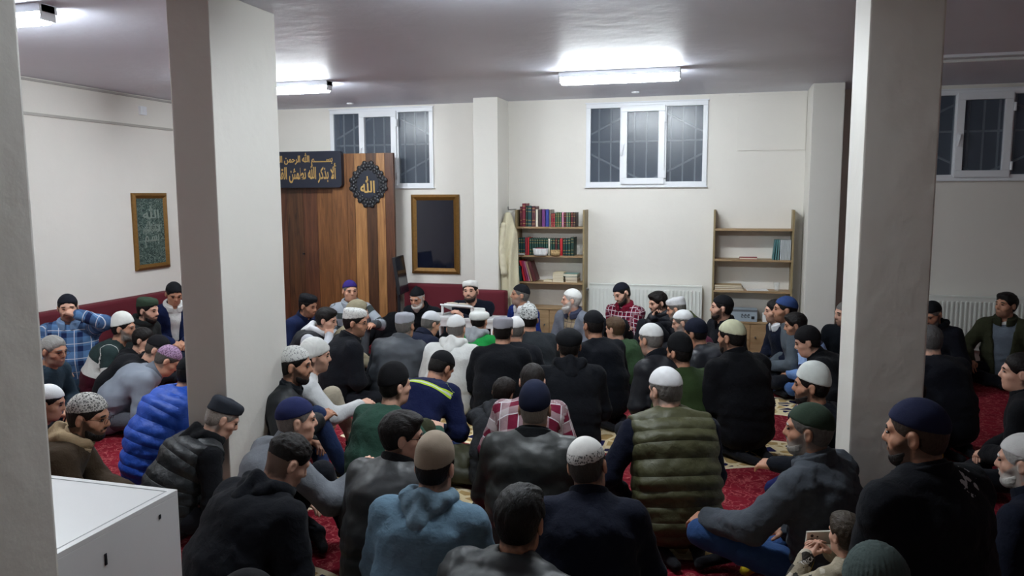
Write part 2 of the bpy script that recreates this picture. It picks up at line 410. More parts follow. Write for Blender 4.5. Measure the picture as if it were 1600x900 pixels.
p0 = on_y(533.5, 237, YP-.06); p1 = on_y(533.5, 293, YP-.06); SX1 = p0.x; SX0 = SX1-1.10; SZ0, SZ1 = p1.z, p0.z+.012
sg = empty('calligraphy_sign', (SX0, YP-.0005, SZ0)); tag(sg, 'navy sign board with gold Arabic calligraphy on the walnut panel', 'sign')
sw_, sh_ = SX1-SX0, SZ1-SZ0
def rrect(w, h, r, n=5):
    pts = []
    for cx, cy, a0 in ((w-r, r, -90), (w-r, h-r, 0), (r, h-r, 90), (r, r, 180)):
        for k in range(n+1):
            a = math.radians(a0+90*k/n); pts.append((cx+r*math.cos(a), cy+r*math.sin(a)))
    return pts
MB().prism(rrect(sw_, sh_, .05), 'y', -.08, .0).build('board', M_NAVY, sg)
t1 = text_mesh('lettering', '\uFEE2\uFEF4\uFEA3\uFEAE\uFEDF\uFE8D \uFEE6\uFEE4\uFEA3\uFEAE\uFEDF\uFE8D \uFDF2 \uFEE2\u0640\u0640\u0640\u0640\u0640\u0640\u0640\uFEB4\uFE91', .2, M_GOLD, sg, .003, .004, width=sw_*.86, height=.17)
t1.location = (sw_*.03, -.081, sh_*.60)
t2 = text_mesh('lettering', '\uFE8F\uFEEE\uFEE0\uFED8\uFEDF\uFE8D \uFEE6\uFE8C\uFEE4\uFEC4\uFE97 \uFDF2 \uFEAE\uFEDB\uFEAC\uFE91 \uFEFB\u0623', .2, M_GOLD, sg, .003, .004, width=sw_*.90, height=.27)
t2.location = (sw_*.04, -.081, sh_*.13)

MS = 1.32; mc = on_y(575, 288, YP-.02); md_ = empty('wall_medallion', (mc.x, YP-.001, mc.z-.24*MS)); md_.scale = (MS, 1, MS); tag(md_, 'black ornate medallion with gold calligraphy on walnut panel', 'medallion')
def ring_outline(r0, amp, n, m, sq=0.0):
    return [((r0*(1+sq*math.cos(4*a))+amp*abs(math.cos(n*a/2)))*math.cos(a), .24+1.12*(r0*(1+sq*math.cos(4*a))+amp*abs(math.cos(n*a/2)))*math.sin(a)) for a in (2*math.pi*k/m for k in range(m))]
MB().prism(ring_outline(.165, .022, 16, 160, .07), 'y', -.014, -.001).build('plate', M_BLACK, md_)
for k in range(16):
    a = 2*math.pi*(k+.5)/16; rr = .165*(1+.07*math.cos(4*a))
    m = MB()
    for (da, dr, rad) in ((-.10, -.012, .020), (.10, -.012, .020), (0, .014, .024), (0, -.035, .016)):
        m.ell(((rr+dr)*math.cos(a+da), -.016, .24+1.12*(rr+dr)*math.sin(a+da)), (rad, .010, rad*1.05), 8)
    m.build('ornament_petal', M_BLACK, md_, True)
MB().prism([(.115*math.cos(a), .24+.135*math.sin(a)) for a in (2*math.pi*k/40 for k in range(40))], 'y', -.022, -.014).build('disc', M_NAVY, md_)
t3 = text_mesh('lettering', '\uFDF2', .2, M_GOLD, md_, .003, .004, width=.155, height=.165); t3.location = (-.08, -.025, .155)

# ------------------------------------------------------------------ framed glass (dark) and framed calligraphy
def picture(name, w, h, bw, inner, mat_in, lbl, cat, M):
    r = empty(name); tag(r, lbl, cat); r.matrix_basis = M
    # each mitred moulding
    cs = [(0, 0), (w, 0), (w, h), (0, h)]; ci = [(bw, bw), (w-bw, bw), (w-bw, h-bw), (bw, h-bw)]; cm = [(bw*.45, bw*.45), (w-bw*.45, bw*.45), (w-bw*.45, h-bw*.45), (bw*.45, h-bw*.45)]
    for i in range(4):
        j = (i+1) % 4; bm = bmesh.new()
        V = [bm.verts.new((p[0], y, p[1])) for p, y in ((cs[i], 0), (cs[j], 0), (cs[i], -.025), (cs[j], -.025), (cm[i], -.045), (cm[j], -.045), (ci[i], -.018), (ci[j], -.018), (ci[i], 0), (ci[j], 0))]
        for a, b in ((0, 2), (2, 4), (4, 6), (6, 8)): bm.faces.new((V[a], V[a+1], V[b+1], V[b]))
        bm.faces.new((V[0], V[2], V[4], V[6], V[8])); bm.faces.new((V[1], V[3], V[5], V[7], V[9])); bm.faces.new((V[0], V[8], V[9], V[1]))
        bmesh.ops.recalc_face_normals(bm, faces=bm.faces)
        me = bpy.data.meshes.new('moulding'); bm.to_mesh(me); bm.free(); link('moulding', me, M_GILT, r)
    MB().box((bw*.9, -.016, bw*.9), (w-bw*.9, -.002, h-bw*.9)).build(inner, mat_in, r)
    return r
M_DARKGL = mat('dark_picture_glass', (20, 24, 38), .06, .1, 3, spec=.9)
picture('framed_mirror', .667, 1.04, .075, 'glass', M_DARKGL, 'gilt framed dark glass picture on the back wall', 'picture', Matrix.Translation((-4.067, YB-.001, .90)))
def relief_mat():
    m, nt, b = new_mat('silvery_green_relief')
    tc = N(nt, 'ShaderNodeTexCoord'); mp = N(nt, 'ShaderNodeMapping'); mp.inputs['Scale'].default_value = (9, 9, 14); L(nt, tc.outputs['Object'], mp.inputs[0])
    no = N(nt, 'ShaderNodeTexNoise', i_Scale=2.4, i_Detail=5.0, i_Distortion=2.5); L(nt, mp.outputs[0], no.inputs['Vector'])
    L(nt, ramp(nt, no.outputs[0], [(.40, lin((46, 66, 64))), (.52, lin((84, 108, 102))), (.60, lin((134, 150, 142)))]), b.inputs['Base Color'])
    b.inputs['Roughness'].default_value = .35; b.inputs['Metallic'].default_value = .3; bump(nt, b, no.outputs[0], .6, .01); return m
pc = picture('framed_calligraphy', .575, .905, .065, 'relief_panel', relief_mat(), 'gilt framed green calligraphy relief on the left wall', 'picture',
             Matrix.Translation((XL+.001, 7.605, 1.065)) @ Matrix.Rotation(math.pi/2, 4, 'Z'))
M_SILV = mat('silver_relief', (150, 164, 156), .35, .1, metal=.4)
for i, (w, z) in enumerate(((.34, .60), (.36, .42), (.30, .26))):
    t = text_mesh('lettering', ('\uFDF2', '\uFDFD', '\uFEE2\u0640\uFEB4\uFE91')[i], .2, M_SILV, pc, .003, .003, width=w*.8, height=.15); t.location = (.29-w*.4, -.02, z)

# ------------------------------------------------------------------ radiators
def radiator(x0, x1, z0, z1, label):
    r = empty('radiator', ((x0+x1)/2, YB-.0765, z0)); tag(r, label, 'radiator', 'panel radiators under the windows'); w = (x1-x0)/2; h = z1-z0
    MB().box((-w, -.045, .0), (w, -.03, h-.012), .005).build('front_panel', M_RAD, r)
    n = int(2*w/.045)
    rb = MB()
    for k in range(n):
        x = -w+.03+(2*w-.06)*k/(n-1); rb.box((x-.010, -.060, .04), (x+.010, -.044, h-.06), .005)
    rb.build('ridges', M_RAD, r)
    MB().box((-w, .02, 0), (w, .035, h-.012), .005).build('back_panel', M_RAD, r)
    MB().box((-w-.004, -.05, h-.014), (w+.004, .04, h), .004).build('top_grille', M_RAD, r)
    for s in (-1, 1): MB().box((s*w-.006, -.048, .0), (s*w+.006, .038, h-.004), .003).build('side_panel', M_RAD, r)
    for x in (-w*.7, w*.7): MB().box((x-.015, .035, .1), (x+.015, .075, h-.1)).build('bracket', M_RAD, r)
    v = MB().cyl((-w-.05, 0, h-.08), (-w, 0, h-.08), .012).cyl((-w-.05, -.04, h-.08), (-w-.05, .03, h-.08), .02).build('valve', M_CHROME, r)
    MB().cyl((-w-.05, 0, h-.08), (-w-.05, 0, -z0+.001), .008).build('pipe', M_RAD, r)
radiator(-1.66, -.305, .235, .838, 'white panel radiator between the two book shelves')
radiator(2.00, 3.75, .205, .806, 'white panel radiator under the right window')

# ------------------------------------------------------------------ shelves
YS = YB-.26     # front of the shelf units
def ordinal(i): return ['first', 'second', 'third', 'fourth', 'fifth', 'sixth', 'seventh', 'eighth', 'ninth', 'tenth', 'eleventh', 'twelfth', 'thirteenth', 'fourteenth', 'fifteenth', 'sixteenth', 'seventeenth', 'eighteenth', 'nineteenth', 'twentieth', 'twenty-first', 'twenty-second', 'twenty-third', 'twenty-fourth'][i]
def shelf_unit(xa, xb, ztop, levels, ybase, label):
    r = empty('book_shelf', ((xa+xb)/2, YS, 0)); tag(r, label, 'shelf'); cx = (xa+xb)/2; w = (xb-xa)/2; d = YB-YS
    for s in (-1, 1): MB().box((s*w-.022*(s > 0), 0, 0), (s*w+.022*(s < 0), d, ztop), .002).build('upright', M_SHELFV, r)
    for z in levels: MB().box((-w+.022, .003, z-.022), (w-.022, d, z), .002).build('shelf_board', M_SHELF, r)
    b = MB().box((-w+.022, .012, .03), (w-.022, d, ybase-.022)).build('base_cabinet', M_SHELF, r)
    MB().box((-w+.022, -.005, ybase-.022), (w-.022, d, ybase), .002).build('base_top', M_SHELF, r)
    for s in (0, 1):
        dr = MB().box((-w+.026+s*(w-.022), 0, .05), (-.004+s*(w-.022), .012, ybase-.03), .002).build('door', M_SHELF, r)
        MB().cyl((-.06+s*.12, 0, ybase*.6), (-.06+s*.12, -.02, ybase*.6), .01).build('knob', M_CHROME, dr)
    return r
sa, sb = on_y(805, 400, YS).x, on_y(913, 400, YS).x
zt = on_y(860, 328, YS).z; lv = [on_y(860, v, YS).z for v in (354.5, 399.5, 441)]; bz = on_y(860, 481, YS).z
shelf_unit(sa, sb, zt, lv, bz, 'oak laminate book shelf crowded with books beside the pilaster')
ra, rb_ = on_y(1113.5, 400, YS).x, on_y(1240, 400, YS).x
zt2 = on_y(1176, 328, YS).z; lv2 = [on_y(1176, v, YS).z for v in (358, 406, 455)]; bz2 = on_y(1176, 503, YS).z
shelf_unit(ra, rb_, zt2, lv2, bz2, 'nearly empty oak laminate shelf right of the radiator')

M_PAGE = mat('book_pages', (222, 212, 190), .9, .08, 40)
def book(x, z, w, h, d, col, label, group, y=None, lean=0.0, gilt=False, spine_y=None):
    """upright book, spine towards -y"""
    y = YS+.035 if y is None else y
    r = empty('book', (x, y, z)); tag(r, label, 'book', group); r.rotation_euler = (0, lean, 0)
    m = mat('book_cover', col, .5, .12, 18)
    t = min(.003, w*.15)
    MB().box((0, 0, 0), (t, d, h)).box((w-t, 0, 0), (w, d, h)).box((0, 0, 0), (w, t, h)).build('cover', m, r)
    MB().box((t, t, .004), (w-t, d-.004, h-.004)).build('pages', M_PAGE, r)
    if gilt:
        g = MB()
        for k in (.12, .3, .72, .88): g.box((w*.12, -.0006, h*k), (w*.88, .0004, h*k+.005))
        g.build('gilt_bands', M_GOLD, r)
    return r
def flat_book(x, y, z, w, d, t, col, label, group, rz=0.0):
    r = empty('book', (x, y, z), rz); tag(r, label, 'book', group)
    MB().box((0, 0, 0), (w, d, .003)).box((0, 0, t-.003), (w, d, t)).box((0, 0, 0), (.003, d, t)).build('cover', mat('book_cover', col, .6, .12, 18), r)
    MB().box((.003, .003, .003), (w-.003, d-.003, t-.003)).build('pages', M_PAGE, r)
K = 1/545.0; sx0 = sa+.024
mar, dre, dgr, tea, brn, crm, dbr, pur, blu, ggd = (92, 20, 40), (112, 24, 44), (28, 58, 50), (18, 62, 68), (84, 40, 46), (222, 214, 196), (62, 42, 44), (110, 52, 116), (48, 58, 140), (128, 122, 112)
cn = {mar: 'maroon', dre: 'dark red', dgr: 'dark green', tea: 'dark teal', brn: 'red-brown', crm: 'cream', dbr: 'dark brown', pur: 'purple', blu: 'blue', ggd: 'grey'}
red2, grn2, oli, pnk, gr3, bred, mag, tan, gsp = (164, 44, 62), (66, 100, 74), (96, 108, 74), (196, 128, 158), (100, 116, 106), (196, 40, 48), (152, 40, 82), (172, 140, 112), (24, 66, 58)
cn.update({red2: 'red patterned', grn2: 'green', oli: 'olive', pnk: 'pink patterned', gr3: 'grey-green', bred: 'bright red', mag: 'magenta', tan: 'tan', gsp: 'deep green'})
z1, z2, z3 = lv
top = [(mar, 15, 135), (dre, 25, 156), (dgr, 13, 140), (tea, 27, 138), (brn, 26, 136), (crm, 18, 116), (dbr, 24, 116), (pur, 24, 116), (blu, 25, 114), (ggd, 13, 114), (red2, 13, 88), (red2, 14, 88), (grn2, 13, 95), (oli, 15, 95), (grn2, 15, 95), (pnk, 16, 95), (mar, 14, 95), (gr3, 15, 95), (grn2, 15, 95), (mar, 16, 96), (dbr, 17, 96)]
x = sx0+.03
for i, (c, w, h) in enumerate(top):
    w_ = (w-1)*K*1.03
    book(x, z1+.0005, w_, h*K, .19, c, f'{cn[c]} book, {ordinal(i)} from left on the top shelf', 'books on the top shelf', gilt=(h > 120 or i > 9))
    x += w*K*1.03
mid = [(tea, 15, 116), (gsp, 14, 116), (tea, 16, 116), (red2, 14, 118), (bred, 15, 118)]+[(gsp, 16, 114)]*8+[(crm, 15, 112), (gsp, 16, 114), (gsp, 16, 114), (brn, 16, 114), (dgr, 16, 112), (bred, 20, 114), (dgr, 17, 112), (tea, 16, 114), (gsp, 20, 116), (dgr, 22, 124)]
x = sx0+.012
for i, (c, w, h) in enumerate(mid):
    w_ = (w-1)*K*1.02
    book(x, z2+.0005, w_, h*K, .19, c, f'{cn[c]} book, {ordinal(i)} from left on the middle shelf', 'books on the middle shelf', gilt=c in (gsp, tea, dgr, brn))
    x += w*K*1.02
# leaning books on the lowest shelf
book(sx0+.006, z3+.0005, .045, .19, .19, (16, 58, 56), 'dark teal book standing alone at the left of the bottom shelf', 'books on the bottom shelf')
x = sx0+.075
for i, (c, w, n) in enumerate(((bred, .030, 'bright red'), (mag, .030, 'dark magenta'), (pnk, .020, 'pink'), (tan, .028, 'tan'), ((88, 38, 40), .045, 'dark brown'))):
    ln = -math.radians(13+i*1.2)
    book(x+.0, z3+.0005+0*w*math.sin(-ln), w, .265-.004*i, .19, c, f'{n} book leaning in the row on the bottom shelf', 'books on the bottom shelf', lean=ln)
    x += w/math.cos(ln)+.003
flat_book(sx0+.33, YS+.05, z3+.0005, .115, .16, .018, (214, 200, 170), 'thin pale book lying flat on the bottom shelf beside the leaning row', 'books on the bottom shelf')
z = z3+.0005
for i in range(6):
    t = (.022, .020, .018, .024, .020, .014)[i]
    flat_book(sx0+.455+random.uniform(-.006, .006), YS+.03, z, .135, .18, t, random.choice([(214, 200, 168), (198, 182, 146), (206, 192, 160)]), f'pale yellowed book, {ordinal(i)} from below in the left stack', 'stacked pale books on the bottom shelf', random.uniform(-.03, .03)); z += t+.0005
z = z3+.0005
for i, (c, n) in enumerate((((176, 150, 112), 'tan'), ((120, 92, 84), 'brown'), ((196, 184, 160), 'cream'), ((86, 96, 92), 'grey'), ((126, 160, 150), 'pale teal'))):
    t = (.02, .016, .02, .018, .03)[i]
    flat_book(sx0+.61+random.uniform(-.005, .005)-(.03 if i == 4 else 0), YS+.03, z, .15+(.03 if i == 4 else 0), .18, t, c, f'{n} book in the right stack on the bottom shelf', 'mixed books in the right stack', random.uniform(-.03, .03)); z += t+.0005
# bowl, basket, saucer on the middle shelf (in front of the books)
yb = YS+.015
o = empty('plastic_bowl', (sx0+.305, yb+.0, z2)); tag(o, 'white plastic bowl in front of the green books', 'bowl')
def obl(prof, sx, sy, name, m, par):
    ob = MB().lathe(prof, 28, Matrix.Diagonal((sx, sy, 1, 1))).build(name, m, par, True); return ob
obl([(.0, .001), (.080, .001), (.092, .03), (.098, .08), (.100, .088), (.094, .088), (.088, .07), (.0, .066)], 1, .42, 'bowl_shell', M_WHITE, o)
obl([(.088, .07), (.07, .092), (.03, .098), (.0, .099)], 1, .4, 'contents', mat('dark_red_cloth', (122, 36, 52), .9), o)
o.location.y = YS-.01
o = empty('wicker_basket', (sx0+.49, YS+.0, z2)); tag(o, 'small tan wicker basket beside the white bowl', 'basket')
obl([(.0, .001), (.052, .001), (.060, .03), (.060, .066), (.054, .066), (.05, .05), (0, .048)], 1, .5, 'basket_shell', mat('wicker', (178, 148, 104), .8, .3, 90, .8, 120), o)
obl([(.062, .06), (.064, .068), (.060, .072), (.055, .068)], 1, .5, 'rim', mat('wicker', (178, 148, 104), .8, .3, 90, .8, 120), o)
o = empty('saucer', (sx0+.06, YS+.0, z2)); tag(o, 'small white saucer at the left of the middle shelf', 'saucer')
obl([(0, .001), (.03, .001), (.045, .014), (.047, .018), (.04, .017), (.0, .008)], 1, .55, 'dish', M_WHITE, o)
# right shelf contents
xr = rb_-.024
mg = [((206, 212, 214), .016)]*7+[((118, 160, 160), .018), ((96, 146, 148), .018), ((84, 132, 136), .016)]
x = xr-.004
for i, (c, w) in enumerate(mg):
    x -= w+.001
    lean = 0.0 if i < 7 else .03*(i-6)
    book(x-(0 if i < 7 else .008*(i-6)), lv2[1]+.0005, w, .232, .2, c, f'{"pale grey" if i < 7 else "teal"} magazine, {ordinal(i)} from the right upright', 'magazines on the right shelf', lean=lean)
flat_book(ra+.30, YS+.03, lv2[1]+.0005, .20, .14, .022, (150, 40, 48), 'red book lying flat on the sparse shelf', None)
z = lv2[2]+.0005
for i, (c, n) in enumerate((((170, 142, 104), 'tan'), ((104, 78, 58), 'dark brown'), ((182, 158, 122), 'sand'))):
    flat_book(ra+.03, YS+.02, z, .33-.01*i, .2, .02, c, f'{n} folder in the flat pile at the left of the sparse shelf', 'folders on the sparse shelf', .02*i); z += .0205
o = empty('paper_sheets', (ra+.40, YS+.03, lv2[2]+.0005), .12); tag(o, 'white sheets of paper lying on the sparse shelf', 'paper')
MB().box((0, 0, 0), (.24, .16, .006)).build('sheet_stack', M_WHITE, o); MB().box((.004, .003, .006), (.236, .165, .008)).build('top_sheet', M_WHITE, o)
o = empty('glass_jar', (xr-.14, YS+.1, lv2[2]+.0005)); tag(o, 'clear drinking glass on the sparse shelf', 'glass')
def clear_mat():
    m, nt, b = new_mat('clear_glass'); b.inputs['Base Color'].default_value = (.9, .93, .92, 1); b.inputs['Roughness'].default_value = .05; b.inputs['Alpha'].default_value = .25; return m
MB().lathe([(0, .0), (.026, 0), (.03, .02), (.034, .10), (.032, .10), (.028, .02), (.024, .008), (0, .006)], 20).build('tumbler', clear_mat(), o, True)
o = empty('amplifier_box', (ra+.22, YS+.0, bz2+.0005), 0); tag(o, 'light grey printed equipment box on the base of the sparse shelf', 'box')
M_BOXG = mat('pale_blue_grey_card', (150, 162, 172), .6)
MB().box((0, 0, 0), (.30, .2, .14), .003).build('carton', M_BOXG, o); MB().box((0, -.001, .115), (.30, .0, .14)).build('dark_band', mat('grey_card', (92, 96, 102), .6), o)
t = text_mesh('lettering', '\uFECA\u0640\uFECA\u0640\uFECA', .05, M_BLACK, o, .001, .001, width=.10, height=.045); t.location = (.12, -.002, .045)
MB().box((.235, -.002, .03), (.27, 0, .065)).build('print_square', M_BLACK, o)
o = empty('paper_carton', (ra+.58, YS+.02, bz2+.0005)); tag(o, 'white carton next to the grey equipment box', 'box')
MB().box((0, 0, 0), (.16, .18, .085), .003).build('carton', M_WHITE, o); MB().box((.07, -.001, .0), (.09, .181, .0855)).build('tape', mat('tape', (206, 200, 184), .3), o)

# ------------------------------------------------------------------ reading desk
dp = on_z(727, 496, .56); DZ = .085
dk_ = empty('reading_desk', (dp.x-.02, dp.y+.10, 0), -.06); dk_.scale = (1, 1, .56/.475); tag(dk_, 'low white lectern desk in front of the speaker', 'desk')
MB().box((-.44, -.16, .445), (.44, .16, .475), .004).build('desk_top', M_WHITE, dk_)
MB().box((-.42, -.15, .385), (.42, -.13, .445), .003).build('apron', M_WHITE, dk_)
for sx_ in (-.37, .37):
    for sy_ in (-.12, .12):
        MB().lathe([(.022, 0), (.028, .03), (.018, .06), (.026, .16), (.018, .22), (.028, .30), (.03, .385)], 14, Matrix.Translation((sx_, sy_, 0))).lathe([(.03, .385), (.03, .445)], 8, Matrix.Translation((sx_, sy_, 0))).build('leg', M_WHITE, dk_, True)
bs = empty('book_stand', (dp.x-.10, dp.y+.09, .5605), -.25); tag(bs, 'small white sloping book stand on top of the desk', 'book stand')
Ms = Matrix.Translation((0, .06, .075)) @ Matrix.Rotation(math.radians(-22), 4, 'X')
MB().box((-.22, -.14, -.008), (.22, .14, .008), .003, Ms).build('slope', M_WHITE, bs)
for s in (-.2, .2): MB().box((s-.012, -.06, 0), (s+.012, -.04, .125), .002).box((s-.012, .15, 0), (s+.012, .17, .045), .002).box((s-.012, -.06, .0), (s+.012, .17, .02), .002).build('leg', M_WHITE, bs)
MB().box((-.18, -.12, .009), (.18, .12, .022), .002, Ms).build('ledge', M_WHITE, bs)
ob = empty('open_book', (0, 0, 0)); ob.matrix_basis = Matrix.Translation((dp.x-.10, dp.y+.09, .5605)) @ Matrix.Rotation(-.25, 4, 'Z') @ Ms @ Matrix.Translation((0, 0, .0225)); tag(ob, 'open book lying on the white book stand', 'book')
MB().box((-.17, -.11, 0), (.17, .11, .004)).build('cover', M_BLACK, ob)
for s in (-1, 1): MB().prism([(0, .004), (s*.16, .004), (s*.16, .014), (s*.08, .022), (s*.01, .018)], 'y', -.105, .105).build('page_block', M_PAGE, ob)

# ------------------------------------------------------------------ monitor edge-on beside the panel
mo = empty('monitor_screen', (-4.05, 9.25, .0), math.radians(97)); tag(mo, 'dark flat screen on a stand beside the walnut panel', 'screen')
Mt = Matrix.Translation((0, 0, .92)) @ Matrix.Rotation(math.radians(-8), 4, 'X')
MB().box((-.20, -.02, -.24), (.20, .02, .24), .008, Mt).build('casing', M_BLACK, mo)
MB().box((-.185, -.023, -.225), (.185, -.019, .225), 0, Mt).build('screen', mat('screen_glass', (30, 34, 44), .15), mo)
MB().cyl((0, .03, .02), (0, .03, .8), .02).build('pole', M_BLACK, mo); MB().box((-.12, -.05, 0), (.12, .12, .02), .004).build('base', M_BLACK, mo)
# ------------------------------------------------------------------ figures: signed-distance modelling
f32 = np.float32
def smin(a, b, k):
    h = np.clip(.5+.5*(b-a)/k, 0, 1); return b+(a-b)*h-k*h*(1-h)
def smax(a, b, k): return -smin(-a, -b, k)
def seg(X, Y, Z, a, b, ra, rb):
    ab = [b[i]-a[i] for i in range(3)]; l2 = max(1e-9, ab[0]**2+ab[1]**2+ab[2]**2)
    t = np.clip(((X-a[0])*ab[0]+(Y-a[1])*ab[1]+(Z-a[2])*ab[2])/l2, 0, 1)
    d = np.sqrt((X-a[0]-t*ab[0])**2+(Y-a[1]-t*ab[1])**2+(Z-a[2]-t*ab[2])**2)-(ra+(rb-ra)*t)
    return d, t
def ell(X, Y, Z, c, r):
    x, y, z = (X-c[0])/r[0], (Y-c[1])/r[1], (Z-c[2])/r[2]
    k0 = np.sqrt(x*x+y*y+z*z); return (k0-1)*min(r)
def ellg(X, Y, Z, c, r):
    x, y, z = (X-c[0]), (Y-c[1]), (Z-c[2])
    k0 = np.sqrt((x/r[0])**2+(y/r[1])**2+(z/r[2])**2); k1 = np.sqrt((x/r[0]**2)**2+(y/r[1]**2)**2+(z/r[2]**2)**2)
    return k0*(k0-1)/np.maximum(k1, 1e-6)
CORN = np.array([(i, j, k) for i in (0, 1) for j in (0, 1) for k in (0, 1)])
EDG = [(a, b) for a in range(8) for b in range(a+1, 8) if abs(CORN[a]-CORN[b]).sum() == 1]
def surf(fn, lo, hi, h, margin=0.0):
    """surface nets on a sparse grid; returns vertices and quads"""
    lo = np.array(lo, float); hi = np.array(hi, float)
    nb = np.ceil((hi-lo)/(3*h)).astype(int)+1
    cx, cy, cz = [lo[i]+3*h*np.arange(nb[i])+h for i in range(3)]
    Xc, Yc, Zc = np.meshgrid(cx.astype(f32), cy.astype(f32), cz.astype(f32), indexing='ij')
    Vc = fn(Xc, Yc, Zc)
    near = np.abs(Vc) < (2.2*h+margin)*1.0
    V = np.repeat(np.repeat(np.repeat(Vc, 3, 0), 3, 1), 3, 2).astype(f32)
    bi = np.argwhere(near)
    off = np.array([(i, j, k) for i in range(3) for j in range(3) for k in range(3)])
    pi = (bi[:, None, :]*3+off[None]).reshape(-1, 3)
    P = (lo+pi*h).astype(f32)
    V[pi[:, 0], pi[:, 1], pi[:, 2]] = fn(P[:, 0], P[:, 1], P[:, 2])
    ins = V < 0; n = V.shape
    c = np.zeros((n[0]-1, n[1]-1, n[2]-1), np.int8)
    for a in CORN: c += ins[a[0]:n[0]-1+a[0], a[1]:n[1]-1+a[1], a[2]:n[2]-1+a[2]]
    act = (c > 0) & (c < 8)
    idx = np.full(c.shape, -1, np.int64); cells = np.argwhere(act); m = len(cells); idx[act] = np.arange(m)
    vals = [V[cells[:, 0]+a[0], cells[:, 1]+a[1], cells[:, 2]+a[2]] for a in CORN]
    acc = np.zeros((m, 3)); cnt = np.zeros(m)
    for a, b in EDG:
        va, vb = vals[a], vals[b]; s = (va < 0) != (vb < 0)
        t = np.where(s, va/np.where(s, va-vb, 1), 0)
        acc += s[:, None]*(CORN[a]+t[:, None]*(CORN[b]-CORN[a])); cnt += s
    P = lo+h*(cells+acc/cnt[:, None])
    Q = []
    for ax in range(3):
        sl0 = [slice(None)]*3; sl1 = [slice(None)]*3; sl0[ax] = slice(0, n[ax]-1); sl1[ax] = slice(1, n[ax])
        A = ins[tuple(sl0)]; B = ins[tuple(sl1)]
        e = np.argwhere(A != B); u, v = (ax+1) % 3, (ax+2) % 3
        e = e[(e[:, u] > 0) & (e[:, v] > 0) & (e[:, u] < n[u]-1) & (e[:, v] < n[v]-1)]
        if not len(e): continue
        flip = ~A[e[:, 0], e[:, 1], e[:, 2]]
        def cell(du, dv):
            q = e.copy(); q[:, u] += du; q[:, v] += dv; return idx[q[:, 0], q[:, 1], q[:, 2]]
        q = np.stack([cell(-1, -1), cell(0, -1), cell(0, 0), cell(-1, 0)], 1)
        q[flip] = q[flip][:, ::-1]
        Q.append(q)
    Q = np.concatenate(Q) if Q else np.zeros((0, 4), int)
    return P, Q
def quad_mesh(name, P, Q, attrs=None):
    me = bpy.data.meshes.new(name); nv, nq = len(P), len(Q)
    me.vertices.add(nv); me.vertices.foreach_set('co', np.ascontiguousarray(P, dtype=f32).ravel())
    me.loops.add(nq*4); me.loops.foreach_set('vertex_index', np.ascontiguousarray(Q, dtype=np.int32).ravel())
    me.polygons.add(nq); me.polygons.foreach_set('loop_start', np.arange(0, nq*4, 4, dtype=np.int32))
    me.polygons.foreach_set('use_smooth', np.ones(nq, bool))
    if attrs is not None:
        a = me.attributes.new('suv', 'FLOAT_VECTOR', 'POINT'); a.data.foreach_set('vector', np.ascontiguousarray(attrs, dtype=f32).ravel())
    me.update(calc_edges=True); return me
def merge(parts):
    P, Q, o = [], [], 0
    for p, q in parts: P.append(p); Q.append(q+o); o += len(p)
    return np.concatenate(P), np.concatenate(Q)

def v3(*a): return np.array(a, float)
def rotx(a): c, s = math.cos(a), math.sin(a); return np.array([[1, 0, 0], [0, c, -s], [0, s, c]])
def roty(a): c, s = math.cos(a), math.sin(a); return np.array([[c, 0, s], [0, 1, 0], [-s, 0, c]])
def rotz(a): c, s = math.cos(a), math.sin(a); return np.array([[c, -s, 0], [s, c, 0], [0, 0, 1]])
def unit(v): return v/max(1e-9, np.linalg.norm(v))
R_ = math.radians

# ---- head pieces in head space (origin = skull centre, +y face, +z crown)
CC, CRD = (0, -.010, .030), (.077, .098, .090)
def head_fn(nb, k=1.0, jaw=1.0):
    def fn(X, Y, Z):
        d = ellg(X, Y, Z, CC, CRD)
        ax = np.abs(X)
        d = smin(d, ellg(X, Y, Z, (0, .030, -.045), (.060*jaw, .066, .074)), .03)
        d = smin(d, seg(ax, Y, Z, (.030, .040, -.088), (.0, .066, -.094), .024, .024)[0], .03)
        d = smin(d, seg(X, Y, Z, (0, .086, .018), (0, .106, -.022), .010, .013)[0], .014)     # nose
        d = smin(d, seg(ax, Y, Z, (.0, .100, -.026), (.013, .094, -.027), .010, .008)[0], .008)
        d = smin(d, seg(ax, Y, Z, (.012, .087, .026), (.045, .072, .026), .011, .010)[0], .016)  # brow
        d = smax(d, -ellg(ax, Y, Z, (.032, .102, .006), (.018, .018, .011)), .010)
        d = smin(d, seg(ax, Y, Z, (.045, .058, -.022), (.052, .045, -.024), .018, .016)[0], .02)  # cheek
        d = smin(d, seg(X, Y, Z, (-.016, .091, -.058), (.016, .091, -.058), .0075, .0075)[0], .008)  # lips
        e = ellg(ax, Y, Z, (.082, -.010, -.006), (.010, .020, .032))
        e = smax(e, -ellg(ax, Y, Z, (.094, -.006, -.004), (.009, .011, .018)), .006)
        d = smin(d, e, .008)
        d = smin(d, seg(X, Y, Z, (0, -.018, -.050), nb, .056*k, .062*k)[0], .03)
        return d
    return fn
def nz(X, Y, Z, f, ph=0.0):
    return np.sin(f*X+1.7*np.sin(f*.7*Z+ph)+ph)*np.sin(f*Y*.9+1.3*np.sin(f*.8*X+2*ph)+1.1)*np.sin(f*Z+1.5*np.sin(f*.6*Y)+ph*1.7)
_cache = {}
def cached(key, fn, lo, hi, h):
    if key not in _cache:
        P, Q = surf(fn, lo, hi, h); _cache[key] = quad_mesh(key[0], P, Q)
    return _cache[key]
BB = ((-.15, -.17, -.17), (.15, .17, .20))
